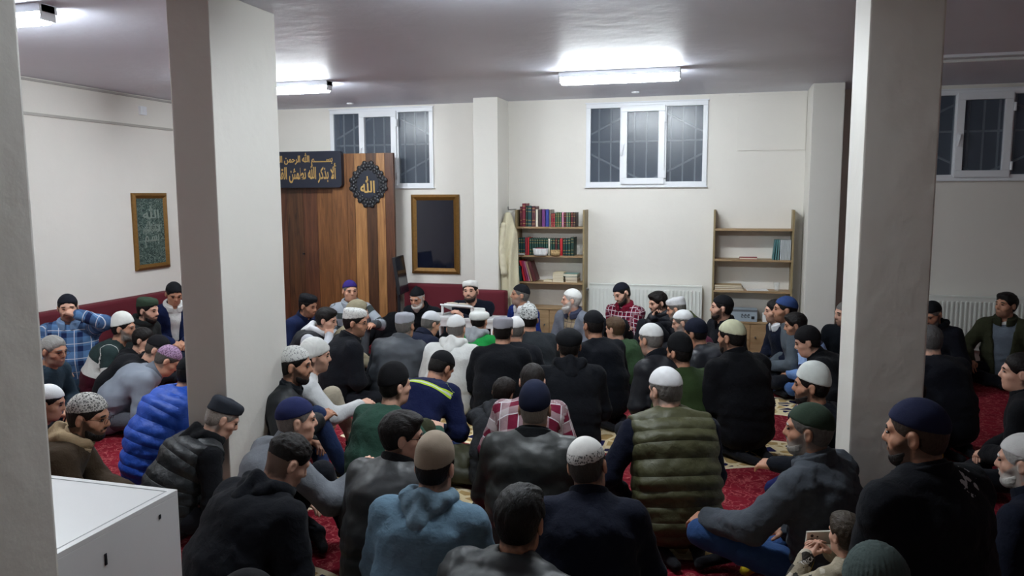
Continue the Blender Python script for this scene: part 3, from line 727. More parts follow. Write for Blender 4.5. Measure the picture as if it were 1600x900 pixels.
def cap_mesh(kind, h):
    def dome(X, Y, Z):
        if kind == 'dome':
            d = ellg(X, Y, Z, (0, -.010, .034), (.085, .105, .098)); cut = .040+.26*Y
        elif kind == 'tall':
            d = ellg(X, Y, Z, (0, -.012, .040), (.086, .106, .108)); d = smin(d, ellg(X, Y, Z, (0, -.014, .09), (.066, .084, .070)), .03); cut = .036+.30*Y
        elif kind == 'flat':
            r = np.sqrt((X/.086)**2+((Y+.010)/.106)**2); d = smax((r-1)*.086, np.abs(Z-.062)-.062, .035); d = smin(d, ellg(X, Y, Z, (0, -.01, .04), (.08, .10, .092)), .01); cut = .046+.22*Y
        elif kind == 'point':
            d = ellg(X, Y, Z, (0, -.010, .034), (.086, .106, .098)); d = smin(d, seg(X, Y, Z, (0, -.012, .10), (0, -.012, .152), .04, .008)[0], .04); cut = .040+.22*Y
        elif kind == 'beanie':
            d = ellg(X, Y, Z, (0, -.014, .036), (.091, .111, .106)); cut = .006+.42*Y
            d = d-.006*np.exp(-((Z-.42*Y-.028)/.022)**2)+.0020*np.sin(np.arctan2(X, Y)*44)
        elif kind == 'knit':
            d = ellg(X, Y, Z, (0, -.012, .038), (.087, .108, .104)); cut = .022+.34*Y; d = d+.0012*np.sin(np.arctan2(X, Y)*50)
        elif kind == 'band':
            d = ellg(X, Y, Z, (0, -.010, .034), (.083, .103, .090))
            r = np.sqrt((X/.078)**2+((Y+.010)/.097)**2); zz = Z-.048-.10*Y
            d = smin(d, np.sqrt(((r-1)*.085)**2+(zz*.62)**2)-.024, .008)
            r2 = np.sqrt((X/.056)**2+((Y+.012)/.070)**2); d = smin(d, smax((r2-1)*.056, np.abs(Z-.105)-.026, .014), .008); cut = .015+.18*Y
        elif kind == 'news':
            d = ellg(X, Y, Z, (0, -.012, .060), (.098, .116, .072)); d = smin(d, ellg(X, Y, Z, (0, -.010, .036), (.085, .105, .092)), .02)
            d = smin(d, ellg(X, Y, Z, (0, .105, .045), (.060, .045, .010)), .01); cut = .022+.20*Y
        d = d+.0012*nz(X, Y, Z, 42.0, 1.0)
        return smax(d, cut-Z, .006)
    return cached(('cap', kind, h), dome, *BB, h)
CUT = {'dome': (.040, .26), 'tall': (.036, .30), 'flat': (.046, .22), 'point': (.040, .22), 'beanie': (.006, .42), 'knit': (.022, .34), 'band': (.015, .18), 'news': (.022, .20)}
def hair_mesh(kind, h, cap=None):
    def fn(X, Y, Z):
        t = {'short': .008, 'buzz': .0035, 'full': .014, 'curly': .013, 'boy': .014}[kind]
        if cap: t = min(t, .007)
        w = np.clip((Z+.075)/.11, .18, 1.0) if kind != 'curly' else np.clip((Z-.012)/.05, .12, 1.0)
        cut = (Y-.050)-.80*(Z-.016)+.004*np.sin(140*X)
        cut = np.maximum(cut, -(Z+(.066 if kind != 'curly' else -.004)))
        w = w*np.clip(-cut/.040, .16, 1.0)
        d = smin(ellg(X, Y, Z, CC, CRD), ellg(X, Y, Z, (0, -.036, -.030), (.061, .057, .056)), .03)-t*w
        if kind in ('full', 'boy') and not cap: d = smin(d, ellg(X, Y, Z, (.008, .042, .094), (.058, .052, .026)), .03)
        if kind == 'curly': d = d+.0045*nz(X, Y, Z, 130.0, .4)*w
        if kind != 'buzz': d = d+.0022*np.sin(170*X+2.5*np.sin(45*Y+30*Z))*np.sin(36*Z+25*Y+8*X)*w
        ear = ellg(np.abs(X), Y, Z, (.084, -.006, -.010), (.03, .024, .036))
        d = smax(d, cut*.75, .004); d = smax(d, -ear, .005)
        if cap: d = smax(d, Z-CUT[cap][0]-CUT[cap][1]*Y-.012, .004)
        return d
    return cached(('hair', kind, h, cap), fn, *BB, h)
_bh = head_fn((0, -.055, -.20), 1.0, 1.03)
def beard_mesh(kind, h):
    def fn(X, Y, Z):
        ax = np.abs(X)
        t, c = {'stubble': (.0028, 0), 'short': (.0042, 1), 'long': (.011, 2)}[kind]
        line = -.078+np.maximum(.082-Y, 0)*.52
        edge = np.clip((line-Z)/.022, 0.0, 1.0)
        d = _bh(X, Y, Z)-(t*(.35+.65*edge)*np.clip(Y/.06, .30, 1.0) if c else t)
        if c == 2: d = smin(d, seg(X, Y, Z, (0, .060, -.09), (0, .062, -.138), .042, .026)[0], .03)
        if c: d = d+.0014*nz(X, Y, Z, 150.0, .7)+.0010*np.sin(230*X+40*Z)
        d = smax(d, (Z-line)*.78, .004)
        d = smax(d, (.014-Y)*.9, .006)
        d = smax(d, (-.078-.70*Y-Z)*.8 if c < 2 else -(Z+.19), .005)
        mo = seg(ax, Y, Z, (.0, .0995, -.0420), (.024, .086, -.054), .0045+t*.40, .005)[0]
        mo = smin(mo, seg(ax, Y, Z, (.024, .086, -.054), (.030, .072, -.078), .005, .007)[0], .006)
        d = smin(d, mo, .006)
        return smax(d, -ellg(X, Y, Z, (0, .105, -.0595), (.022, .030, .0065)), .003)
    return cached(('beard', kind, h), fn, (-.12, -.05, -.22), (.12, .16, .06), h)
def hood_mesh(h, up=False):
    def fn(X, Y, Z):
        if up:
            d = ellg(X, Y, Z, (0, -.02, .185), (.108, .125, .125)); d = smax(d, -ellg(X, Y, Z, (0, .07, .17), (.080, .13, .105)), .02)
            return smin(d, ellg(X, Y, Z, (0, -.02, .05), (.12, .11, .07)), .04)
        ax = np.abs(X)
        r = np.sqrt((X/1.15)**2+(Y+.012)**2); zz = Z-.038-.12*Y
        d = np.sqrt((r-.084)**2+(zz*.62)**2)-.024                              # roll round the neck
        p = seg(ax, Y, Z, (.085, -.070, .030), (.012, -.128, -.085), .036, .024)[0]   # hanging V of the hood
        p = smin(p, seg(ax, Y, Z, (.0, -.100, .045), (.0, -.132, -.070), .034, .030)[0], .03)
        p = smax(p, -seg(X, Y, Z, (0, -.085, .085), (0, -.118, .0), .030, .008)[0], .012)
        d = smin(d, p, .016)
        d = d+.003*np.sin(70*ax+55*Z)
        return d+.004*nz(X, Y, Z, 36.0, .3)
    return cached(('hood', up, h), fn, (-.19, -.21, -.14), (.19, .17, .34), h)
def collar_mesh(h, fold=False):
    def fn(X, Y, Z):
        r = np.sqrt((X/1.08)**2+(Y-.004)**2); zz = Z-.030+.18*(Y)
        rad = .076-.14*zz
        d = smax(np.abs(r-rad)-.008, np.abs(zz)-(.040 if not fold else .034), .008)
        if fold: d = smin(d, smax(np.abs(r-.092-.10*(-zz))-.008, np.abs(zz+.012)-.032, .008), .008)
        fr = np.where(Y > .05, np.abs(X)-.020*(1+8*np.maximum(zz, 0)), 1.0)
        return smax(d, -fr, .006)
    return cached(('collar', fold, h), fn, (-.13, -.13, -.06), (.13, .13, .10), h)
def hand_pq(curl, h=.0068):
    key = ('hand', round(curl, 1))
    if key in _cache: return _cache[key]
    c = curl
    def fn(X, Y, Z):
        q = [np.abs(X)-.034, np.abs(Y-.046)-.040, np.abs(Z)-.006]
        d = np.sqrt(sum(np.maximum(k, 0)**2 for k in q))+np.minimum(np.maximum(np.maximum(q[0], q[1]), q[2]), 0)-.009
        d = smin(d, seg(X, Y, Z, (0, -.03, 0), (0, .02, 0), .027, .026)[0], .02)
        for x, ln in ((-.031, .070), (-.010, .080), (.011, .074), (.031, .058)):
            a = (x, .086, 0); a1 = c*.8; p1 = (x*1.06, .086+ln*.5*math.cos(a1), -ln*.5*math.sin(a1)); a2 = c*1.9
            p2 = (x*1.08, p1[1]+ln*.5*math.cos(a2), p1[2]-ln*.5*math.sin(a2))
            d = smin(d, seg(X, Y, Z, a, p1, .0095, .0085)[0], .004); d = smin(d, seg(X, Y, Z, p1, p2, .0085, .0072)[0], .002)
        d = smin(d, seg(X, Y, Z, (-.028, .018, -.004), (-.056, .052, -.014-.01*c), .013, .011)[0], .010)
        return smin(d, seg(X, Y, Z, (-.056, .052, -.014-.01*c), (-.058+.02*c, .084, -.020-.02*c), .0105, .0085)[0], .003)
    r = surf(fn, (-.085, -.06, -.10), (.06, .185, .035), h); _cache[key] = r; return r

# ---- cloth materials: pattern coordinates come from the mesh attribute 'suv' (along, across, region)
def cloth(kind, col, col2=None, extra=None):
    key = ('cloth', kind, tuple(col), tuple(col2) if col2 else None, str(extra))
    if key in _mats: return _mats[key]
    m, nt, b = new_mat({'leather': 'leather', 'puffer': 'padded_nylon'}.get(kind, 'cloth'))
    tc = N(nt, 'ShaderNodeTexCoord'); ob = tc.outputs['Object']
    at = N(nt, 'ShaderNodeAttribute', attribute_name='suv'); sp = N(nt, 'ShaderNodeSeparateXYZ'); L(nt, at.outputs['Vector'], sp.inputs[0])
    S, U, G = sp.outputs[0], sp.outputs[1], sp.outputs[2]
    c = lin(col)
    base = None
    def lines(v, period, width, ph=0.0):
        t = math_(nt, 'FLOORED_MODULO', math_(nt, 'ADD', v, ph+10.0), period); return math_(nt, 'LESS_THAN', t, width)
    if kind == 'stripe':      # two colours along the body, list of bands in extra
        S2_ = math_(nt, 'ADD', math_(nt, 'MULTIPLY', S, math_(nt, 'SUBTRACT', 1.0, G)), math_(nt, 'MULTIPLY', G, math_(nt, 'SUBTRACT', .45, math_(nt, 'MULTIPLY', S, .85))))
        r = ramp(nt, S2_, [(p, lin(k)) for p, k in extra], 'CONSTANT'); base = r
    elif kind == 'plaid':
        per, w1 = extra if extra else (.085, .035)
        a = lines(S, per, w1); bb = lines(U, per, w1)
        base = mix(nt, math_(nt, 'MULTIPLY', math_(nt, 'ADD', a, bb), .5), c, lin(col2))
        l1 = math_(nt, 'MAXIMUM', lines(S, per, .007, per*.5), lines(U, per, .007, per*.5))
        base = mix(nt, math_(nt, 'MULTIPLY', l1, .75), base, (0.75, 0.75, 0.78, 1))
    elif kind == 'check':
        l1 = math_(nt, 'MAXIMUM', lines(S, .06, .008), lines(U, .06, .008)); base = mix(nt, math_(nt, 'MULTIPLY', l1, .6), c, lin(col2))
    elif kind == 'camo':
        vo = N(nt, 'ShaderNodeTexVoronoi', i_Scale=16.0); L(nt, ob, vo.inputs['Vector'])
        s2 = N(nt, 'ShaderNodeSeparateColor'); L(nt, vo.outputs['Color'], s2.inputs[0])
        base = ramp(nt, s2.outputs[0], [(0, c), (.5, lin(col2)), (.8, lin((60, 58, 54)))], 'CONSTANT')
    if base is None:
        no = N(nt, 'ShaderNodeTexNoise', i_Scale=5.0, i_Detail=5.0, i_Roughness=.6); L(nt, ob, no.inputs['Vector'])
        base = mix(nt, no.outputs[0], tuple(v*.82 for v in c[:3])+(1,), tuple(min(1, v*1.16+.001) for v in c[:3])+(1,))
        if kind == 'melange':
            n5 = N(nt, 'ShaderNodeTexNoise', i_Scale=90.0, i_Detail=2.0); mp = N(nt, 'ShaderNodeMapping'); mp.inputs['Scale'].default_value = (.25, .25, 1.6); L(nt, ob, mp.inputs[0]); L(nt, mp.outputs[0], n5.inputs['Vector'])
            base = mix(nt, math_(nt, 'MULTIPLY', n5.outputs[0], .55), base, tuple(v*.45 for v in c[:3])+(1,))
        if extra and extra[0] == 'reflect':
            s0, s1 = extra[1]; tor = math_(nt, 'LESS_THAN', G, .5)
            band = math_(nt, 'MULTIPLY', math_(nt, 'MULTIPLY', math_(nt, 'GREATER_THAN', S, s0), math_(nt, 'LESS_THAN', S, s1)), tor)
            mid = math_(nt, 'COMPARE', S, (s0+s1)/2, (s1-s0)*.17)
            base = mix(nt, band, base, mix(nt, mid, lin((178, 205, 60)), lin((196, 202, 196))))
        if extra and extra[0] == 'scuff':
            n6 = N(nt, 'ShaderNodeTexNoise', i_Scale=26.0, i_Detail=3.0); L(nt, ob, n6.inputs['Vector'])
            dx = N(nt, 'ShaderNodeVectorMath', operation='DISTANCE'); L(nt, ob, dx.inputs[0]); dx.inputs[1].default_value = extra[1]
            f_ = math_(nt, 'MULTIPLY', math_(nt, 'LESS_THAN', dx.outputs['Value'], .075), math_(nt, 'GREATER_THAN', n6.outputs[0], .58))
            base = mix(nt, math_(nt, 'MULTIPLY', f_, .7), base, (.6, .6, .62, 1))
    L(nt, base, b.inputs['Base Color'])
    rough = {'leather': .46, 'puffer': .52, 'denim': .85, 'shell': .58}.get(kind, .88)
    b.inputs['Roughness'].default_value = rough; b.inputs['Specular IOR Level'].default_value = .40 if rough < .6 else .10
    if rough > .8: b.inputs['Sheen Weight'].default_value = .03
    n2 = N(nt, 'ShaderNodeTexNoise', i_Scale=(28.0 if rough < .6 else 34.0), i_Detail=5.0, i_Distortion=.8); L(nt, ob, n2.inputs['Vector'])
    n3 = N(nt, 'ShaderNodeTexNoise', i_Scale=420.0, i_Detail=1.0); L(nt, ob, n3.inputs['Vector'])
    qh = math_(nt, 'POWER', math_(nt, 'ABSOLUTE', math_(nt, 'SINE', math_(nt, 'MULTIPLY', S, math.pi/.072))), .35) if kind == 'puffer' else None
    hgt = math_(nt, 'ADD', math_(nt, 'MULTIPLY', n2.outputs[0], .8), math_(nt, 'MULTIPLY', n3.outputs[0], .10 if rough > .6 else .03))
    if qh is not None: hgt = math_(nt, 'ADD', hgt, math_(nt, 'MULTIPLY', qh, 1.1))
    bump(nt, b, hgt, .45 if rough > .6 else (.10 if qh is None else .45), .012)
    _mats[key] = m; return m

def skin_mat(tone, bcol=None, hcol=None):
    key = ('skin', tuple(tone), bcol, hcol)
    if key in _mats: return _mats[key]
    m, nt, b = new_mat('skin'); c = lin(tone)
    tc = N(nt, 'ShaderNodeTexCoord'); no = N(nt, 'ShaderNodeTexNoise', i_Scale=14.0, i_Detail=4.0); L(nt, tc.outputs['Object'], no.inputs['Vector'])
    base = mix(nt, no.outputs[0], (c[0]*.86, c[1]*.76, c[2]*.74, 1), (min(1, c[0]*1.1), c[1]*1.06, c[2]*1.04, 1))
    at = N(nt, 'ShaderNodeAttribute', attribute_name='suv'); sp = N(nt, 'ShaderNodeSeparateXYZ'); L(nt, at.outputs['Vector'], sp.inputs[0])
    if bcol: base = mix(nt, sp.outputs[0], base, lin(bcol))
    if hcol: base = mix(nt, sp.outputs[1], base, lin(hcol))
    L(nt, base, b.inputs['Base Color'])
    b.inputs['Roughness'].default_value = .52; b.inputs['Specular IOR Level'].default_value = .35
    b.inputs['Subsurface Weight'].default_value = 0.0
    n3 = N(nt, 'ShaderNodeTexNoise', i_Scale=160.0, i_Detail=2.0); L(nt, tc.outputs['Object'], n3.inputs['Vector']); bump(nt, b, n3.outputs[0], .12, .003)
    _mats[key] = m; return m
def hair_mat(col):
    key = ('hairm', tuple(col))
    if key in _mats: return _mats[key]
    m, nt, b = new_mat('hair'); c = lin(col)
    tc = N(nt, 'ShaderNodeTexCoord'); mp = N(nt, 'ShaderNodeMapping'); mp.inputs['Scale'].default_value = (1, .25, .35); L(nt, tc.outputs['Object'], mp.inputs[0])
    no = N(nt, 'ShaderNodeTexNoise', i_Scale=160.0, i_Detail=3.0, i_Distortion=.6); L(nt, mp.outputs[0], no.inputs['Vector'])
    L(nt, mix(nt, no.outputs[0], tuple(v*.5 for v in c[:3])+(1,), tuple(min(1, v*1.25+.001) for v in c[:3])+(1,)), b.inputs['Base Color'])
    b.inputs['Specular IOR Level'].default_value = .22
    b.inputs['Roughness'].default_value = .55; bump(nt, b, no.outputs[0], .8, .006)
    _mats[key] = m; return m
def cap_mat(style, col, col2=(40, 40, 44)):
    key = ('capm', style, tuple(col), tuple(col2))
    if key in _mats: return _mats[key]
    m, nt, b = new_mat('cap_cloth'); c = lin(col)
    tc = N(nt, 'ShaderNodeTexCoord'); ob = tc.outputs['Object']; sp = N(nt, 'ShaderNodeSeparateXYZ'); L(nt, ob, sp.inputs[0])
    no = N(nt, 'ShaderNodeTexNoise', i_Scale=30.0, i_Detail=4.0); L(nt, ob, no.inputs['Vector'])
    base = mix(nt, no.outputs[0], tuple(v*.88 for v in c[:3])+(1,), tuple(min(1, v*1.1) for v in c[:3])+(1,)); h = no.outputs[0]
    if style == 'lace':
        vo = N(nt, 'ShaderNodeTexVoronoi', i_Scale=85.0); L(nt, ob, vo.inputs['Vector'])
        base = mix(nt, math_(nt, 'MULTIPLY', math_(nt, 'LESS_THAN', vo.outputs['Distance'], .34), .75), base, lin(col2)); h = vo.outputs['Distance']
    elif style == 'laceband':
        vo = N(nt, 'ShaderNodeTexVoronoi', i_Scale=105.0); L(nt, ob, vo.inputs['Vector'])
        zz = math_(nt, 'SUBTRACT', sp.outputs[2], math_(nt, 'MULTIPLY', sp.outputs[1], .26))
        bnd = math_(nt, 'MULTIPLY', math_(nt, 'GREATER_THAN', zz, .050), math_(nt, 'LESS_THAN', zz, .085))
        dots = math_(nt, 'MULTIPLY', bnd, math_(nt, 'LESS_THAN', vo.outputs['Distance'], .42))
        base = mix(nt, math_(nt, 'MULTIPLY', dots, .85), base, lin(col2))
    elif style in ('floral', 'patchwork'):
        vo = N(nt, 'ShaderNodeTexVoronoi', i_Scale=48.0 if style == 'floral' else 80.0); L(nt, ob, vo.inputs['Vector'])
        n3 = N(nt, 'ShaderNodeTexNoise', i_Scale=90.0, i_Distortion=1.5); L(nt, ob, n3.inputs['Vector'])
        f_ = math_(nt, 'MAXIMUM', math_(nt, 'COMPARE', vo.outputs['Distance'], .30, .10), math_(nt, 'GREATER_THAN', n3.outputs[0], .60))
        base = mix(nt, math_(nt, 'MULTIPLY', f_, .9), base, lin(col2))
    L(nt, base, b.inputs['Base Color']); b.inputs['Roughness'].default_value = .9; b.inputs['Specular IOR Level'].default_value = .2
    n4 = N(nt, 'ShaderNodeTexNoise', i_Scale=260.0); L(nt, ob, n4.inputs['Vector'])
    bump(nt, b, math_(nt, 'ADD', math_(nt, 'MULTIPLY', h, .6), math_(nt, 'MULTIPLY', n4.outputs[0], .4)), .5, .004)
    _mats[key] = m; return m
M_EYE = mat('eye_dark', (26, 18, 16), .2, .0)
M_LENS = mat('spectacle_frame', (40, 38, 40), .3, .0, metal=.5)
def eye_meshes():
    if 'eye' not in _cache:
        _cache['eye'] = MB().ell((0, 0, 0), (.0135, .007, .0052), 10).mesh('eye', True)
        _cache['brow'] = MB().ell((0, 0, 0), (.021, .006, .0048), 10).mesh('eyebrow', True)
        g = MB()
        for s in (-1, 1):
            pts = [(s*.033+.022*math.cos(a), .108, .004+.017*math.sin(a)) for a in (2*math.pi*k/14 for k in range(15))]; g.tube(pts, .0014, 5)
            g.tube([(s*.055, .107, .008), (s*.080, .02, .010), (s*.082, -.012, .004)], .0014, 5)
        g.tube([(-.011, .110, .006), (.011, .110, .006)], .0014, 5)
        _cache['glasses'] = g.mesh('glasses', True)
    return _cache['eye'], _cache['brow'], _cache['glasses']

def ik(a, t, l1, l2, pole):
    d = t-a; n = np.linalg.norm(d); mx = (l1+l2)*.985
    if n > mx: t = a+d*(mx/n); d = t-a; n = mx
    n = max(n, abs(l1-l2)+.02); u = d/max(1e-6, np.linalg.norm(d)); t = a+u*n
    x = (l1*l1-l2*l2+n*n)/(2*n); hh = math.sqrt(max(0, l1*l1-x*x))
    p = pole-u*(pole@u); p = unit(p); return a+u*x+p*hh, t

PEOPLE = []; POSE = {}
SPEAKER = v3(-2.75, 8.55, 0)
def person(px, py, label, f=None, lean=12, hunch=18, tilt=0, twist=0, hy=0, hp=12, hr=0, legs='cross', Lh='lap', Rh='lap',
           top=('cloth', (30, 32, 36)), puff=.012, quilt=0.0, vest=None, opn=None, hood=None, collar=None, name='jacket',
           pants=(28, 30, 36), pk='cloth', sock=(30, 30, 34), sock2=None, cap=None, hair=None, hk='short', beard=None, glasses=False,
           tone=(196, 150, 124), s=1.0, seat=0.0, build=1.0, belly=0.0, knee=None, wr=1.0, zadj=0.0):
    g0 = globals(); idx = len(PEOPLE); rng = np.random.default_rng(100+idx); ph = float(rng.uniform(0, 6))
    lean, hunch, tilt, twist, hy, hp, hr = [R_(v) for v in (lean, hunch, tilt, twist, hy, hp, hr)]
    z0 = {'kneel': .205, 'tuck': .30}.get(legs, .115)
    def dr(a): return v3(0, math.sin(a), math.cos(a))
    pel = v3(0, 0, z0); S1 = pel+.185*dr(lean*.8); S2 = S1+.19*dr(lean+hunch*.45); S3 = S2+.135*dr(lean+hunch)
    tl = math.tan(tilt)
    for q in (S1, S2, S3): q[0] += tl*(q[2]-z0)
    na = .55*(lean+hunch)+.30*hp
    hc = S3+.158*dr(na)+v3(0, .012, 0); hc[0] += tl*.12+.035*math.sin(hr)
    RH = rotz(hy) @ rotx(-hp) @ roty(hr)
    # ---- placement: the head's ray from the lens meets the height of the seated head
    zh = seat+s*hc[2]+zadj
    hw = on_z(px, py, zh)
    if f is None: f = math.degrees(math.atan2(-(SPEAKER[0]-hw.x), SPEAKER[1]-hw.y))
    fr = R_(f); rz = rotz(fr); o2 = rz @ (hc*s)
    root = empty('person', (hw.x-o2[0], hw.y-o2[1], seat), fr); root.scale = (s, s, s)
    tag(root, label, 'person', 'people seated on the carpet')
    dist = (hw-CAM).length; hC = float(np.clip(dist*.0031, .0125, .021))*(.85 if quilt else 1); hH = float(np.clip(dist*.0014, .006, .0095))
    hHq = .0058 if hH < .0074 else .0085
    # ---- shoulders and arms
    sb = S2+.082*dr(lean+hunch)
    sw_ = .172*build
    arms = []
    for sd, tgt in ((-1, Lh), (1, Rh)):
        sh = sb+rotz(twist) @ v3(sd*sw_, 0, -.005)
        curl = .55
        if isinstance(tgt, str):
            T = {'lap': v3(sd*.075, .235+.25*math.sin(lean), .235), 'knee': v3(sd*.25, .30, .235), 'out': v3(sd*.30, .42, .40), 'floor': v3(sd*.36, -.02, .06),
                 'chin': hc+RH @ v3(sd*.02, .085, -.150), 'cheek': hc+RH @ v3(sd*.085, .085, -.125), 'brow': hc+RH @ v3(sd*.085, .150, -.035),
                 'cross': S2+v3(-sd*.06, .20, -.10), 'belly': v3(sd*.06, .25, .30), 'desk': v3(-sd*.06, .40, .40), 'phone': hc+RH @ v3(sd*.085, .23, -.20)}[tgt]
            if tgt in ('chin', 'cheek'): curl = 1.05
            if tgt == 'brow': curl = .8
        else: T = v3(*tgt)
        el, wr_ = ik(sh, T, .275, .245, v3(sd*.75, -.35, -.62))
        arms.append((sd, sh, el, wr_, curl))
    arm_r = .056*math.sqrt(build)
    # ---- upper garment
    KX = 1.36*build; pr = [.128, .122+belly*.03, .122, .066]
    Sp = [pel+v3(0, 0, .0), S1+v3(0, belly*.03, 0), S2, S3+v3(0, -.012, -.01)]
    ln = [0, .185, .375, .51]
    def torso(X, Y, Z, want=False):
        Xs = (X-tl*(Z-z0))/KX; best = None; S = None
        for i in range(3):
            a = Sp[i].copy(); b = Sp[i+1].copy(); a[0] = b[0] = 0
            d, t = seg(Xs, Y, Z, a, b, pr[i], pr[i+1])
            if want or quilt:
                ab = b-a; tu = np.clip(((Y-a[1])*ab[1]+(Z-a[2])*ab[2])/(ab@ab), -.8, 1.8); w = np.exp(-np.clip(d, -.2, .4)/.022)+1e-9
                sv = w*(ln[i]+tu*(ln[i+1]-ln[i]))
                S = sv if S is None else S+sv; W = w if i == 0 else W+w
            best = d if best is None else smin(best, d, .05)
        if S is not None: S = S/W
        return best, S, Xs*KX
    def shoulders(X, Y, Z, pf):
        d = None
        for sd, sh, el, wr_, _ in arms:
            e = seg(X, Y, Z, S3+v3(0, -.006, -.035), sh+v3(0, 0, -.004), .058, .064)[0]
            d = e if d is None else smin(d, e, .04)
        return d
    def arm_d(X, Y, Z, want=False):
        d = None; S = None; U = None
        for sd, sh, el, wr_, _ in arms:
            d1, t1 = seg(X, Y, Z, sh, el, arm_r*1.10, arm_r*.96); d2, t2 = seg(X, Y, Z, el, wr_, arm_r*.94, arm_r*.74)
            dd = smin(d1, d2, .03)
            if want or quilt:
                s1 = np.where(d1 < d2, t1*.28, .28+t2*.25); u1 = sd*(X*0.6+Y*.8)
                if d is None: S, U = s1, u1
                else: S = np.where(dd < d, s1, S); U = np.where(dd < d, u1, U)
            d = dd if d is None else np.minimum(d, dd)
        return d, S, U
    def folds(X, Y, Z):
        cr = np.clip(1-np.abs(Z-z0-.12)/.16, 0, 1)
        return wr*(.0055*nz(X, Y, Z, 30.0, ph)+.0034*nz(X, Y, Z, 63.0, ph+1)+.0045*cr*np.sin(88*Z+2.2*np.sin(9*X+ph)+6*Y))
    def garment(pf, with_arms=True, q=0.0, carve=None, with_torso=True, armhole=False):
        def fn(X, Y, Z, want=False):
            d, S, U = torso(X, Y, Z, want); d = d-pf
            dsh = shoulders(X, Y, Z, pf)-pf*.8
            d = smin(d, dsh, .045)
            if armhole:
                for sd, sh, el, wr_, _ in arms: d = smax(d, (sd*(X-sh[0])-.022)*.9, .012)
            if q: d = d-q*(np.sqrt(np.abs(np.sin(S*math.pi/.072))+.004)-.6)
            if with_arms:
                da, Sa, Ua = arm_d(X, Y, Z, want); da = da-pf*.8
                if q: da = da-q*.8*(np.sqrt(np.abs(np.sin(Sa*math.pi/.072))+.004)-.6)
                G = (da < d) if want else None
                d = smin(d, da, .028)
            d = d+folds(X, Y, Z)*(1.0 if not q else .9)
            d = smax(d, .012-Z, .01)
            if carve is not None:
                w0, sl = carve
                if S is None or not (want or quilt):
                    hgt = Z
                else: hgt = Z
                wdt = w0+sl*(Z-.25)
                cy = (Y-np.interp(Z, [p[2] for p in Sp], [p[1] for p in Sp]))
                d = smax(d, -np.maximum(np.abs(X-tl*(Z-z0))-np.maximum(wdt, .0), .03-cy), .012)
            d = smax(d, -(np.sqrt((X-S3[0])**2+(Y-S3[1]-.012)**2+(np.maximum(0, S3[2]+.02-Z)*1.6)**2)-.052), .012)
            if want:
                if with_arms: return d, np.where(G, Sa, S), np.where(G, Ua, U), G.astype(f32)
                return d, S, U, np.zeros_like(d)
            return d
        return fn
    ap = np.array([q for a in arms for q in a[1:4]]+[pel, S1, S2, S3])
    lo = ap.min(0)-.21; hi = ap.max(0)+.16; lo[2] = -.03; lo[:2] = np.minimum(lo[:2], [-.27, -.22]); hi[:2] = np.maximum(hi[:2], [.27, .22])
    def add(nm, fn, material, h=hC, lo_=lo, hi_=hi):
        P, Q = surf(fn, lo_, hi_, h, .010)
        w = fn(*[P[:, i].astype(f32) for i in range(3)], want=True)
        return link(nm, quad_mesh(nm, P, Q, np.stack(w[1:], 1)), material, root)
    tm = cloth(*top)
    if vest:                                   # sleeveless top over a shirt with sleeves
        add(name, garment(puff+.012, False, quilt, armhole=True), tm)
        add('sleeved_shirt', garment(.004, True), cloth(*vest))
    elif opn:                                  # open jacket over an inner shirt
        add(name, garment(puff+.006, True, quilt, carve=opn[1]), tm)
        add('shirt', garment(.000, False), cloth(*opn[0]))
    else:
        add(name, garment(puff, True, quilt), tm)
    MN = Matrix.Translation(Vector(S3)) @ Matrix.Rotation(-(lean+hunch)*.8, 4, 'X') @ Matrix.Rotation(tilt, 4, 'Y')
    def sub(nm, me, material, M):
        o = link(nm, me, material, root); o.matrix_basis = M; return o
    if hood: sub('hood', hood_mesh(.008 if dist < 5 else .012, hood == 'up'), cloth(*top) if hood in (True, 'up') else cloth(*hood), MN)
    if collar: sub('collar', collar_mesh(.0055, collar[0] == 'fold'), cloth(*collar[1]), MN)
    # ---- trousers and feet
    HP = [v3(-.085, .0, z0+.005), v3(.085, .0, z0+.005)]
    KN, AN, TO = {'cross': ([v3(-.32, .27, .135), v3(.32, .27, .135)], [v3(.09, .36, .065), v3(-.09, .42, .06)], [v3(.23, .30, .05), v3(-.24, .34, .05)]),
                  'kneel': ([v3(-.14, .42, .085), v3(.14, .42, .085)], [v3(-.10, -.04, .06), v3(.10, -.04, .06)], [v3(-.06, -.20, .035), v3(.06, -.20, .035)]),
                  'tuck': ([v3(-.16, .40, .085), v3(.16, .40, .085)], [v3(-.11, -.06, .13), v3(.11, -.06, .13)], [v3(-.10, -.10, .03), v3(.10, -.10, .03)]),
                  'up_r': ([v3(-.32, .27, .135), v3(.17, .34, .46)], [v3(.04, .36, .065), v3(.15, .50, .085)], [v3(.20, .32, .05), v3(.17, .68, .045)]),
                  'up_l': ([v3(-.17, .34, .46), v3(.32, .27, .135)], [v3(-.15, .50, .085), v3(-.04, .36, .065)], [v3(-.17, .68, .045), v3(-.20, .32, .05)]),
                  'up_b': ([v3(-.14, .36, .47), v3(.14, .36, .47)], [v3(-.11, .50, .085), v3(.11, .52, .085)], [v3(-.12, .68, .045), v3(.12, .70, .045)])}[legs]
    if knee: KN, AN, TO = [[v3(*q) for q in w] for w in knee]
    def leg(X, Y, Z, want=False):
        d = ellg(X, Y, Z, (0, -.01, z0), (.16*build, .13, .105)); Sx = np.zeros_like(d)
        for i in (0, 1):
            d = smin(d, seg(X, Y, Z, HP[i], KN[i], .085, .066)[0], .03); d = smin(d, seg(X, Y, Z, KN[i], AN[i], .062, .048)[0], .02)
        d = d+wr*.0045*nz(X, Y, Z, 38.0, ph+2); d = smax(d, .010-Z, .01)
        return (d, Z, X, Sx) if want else d
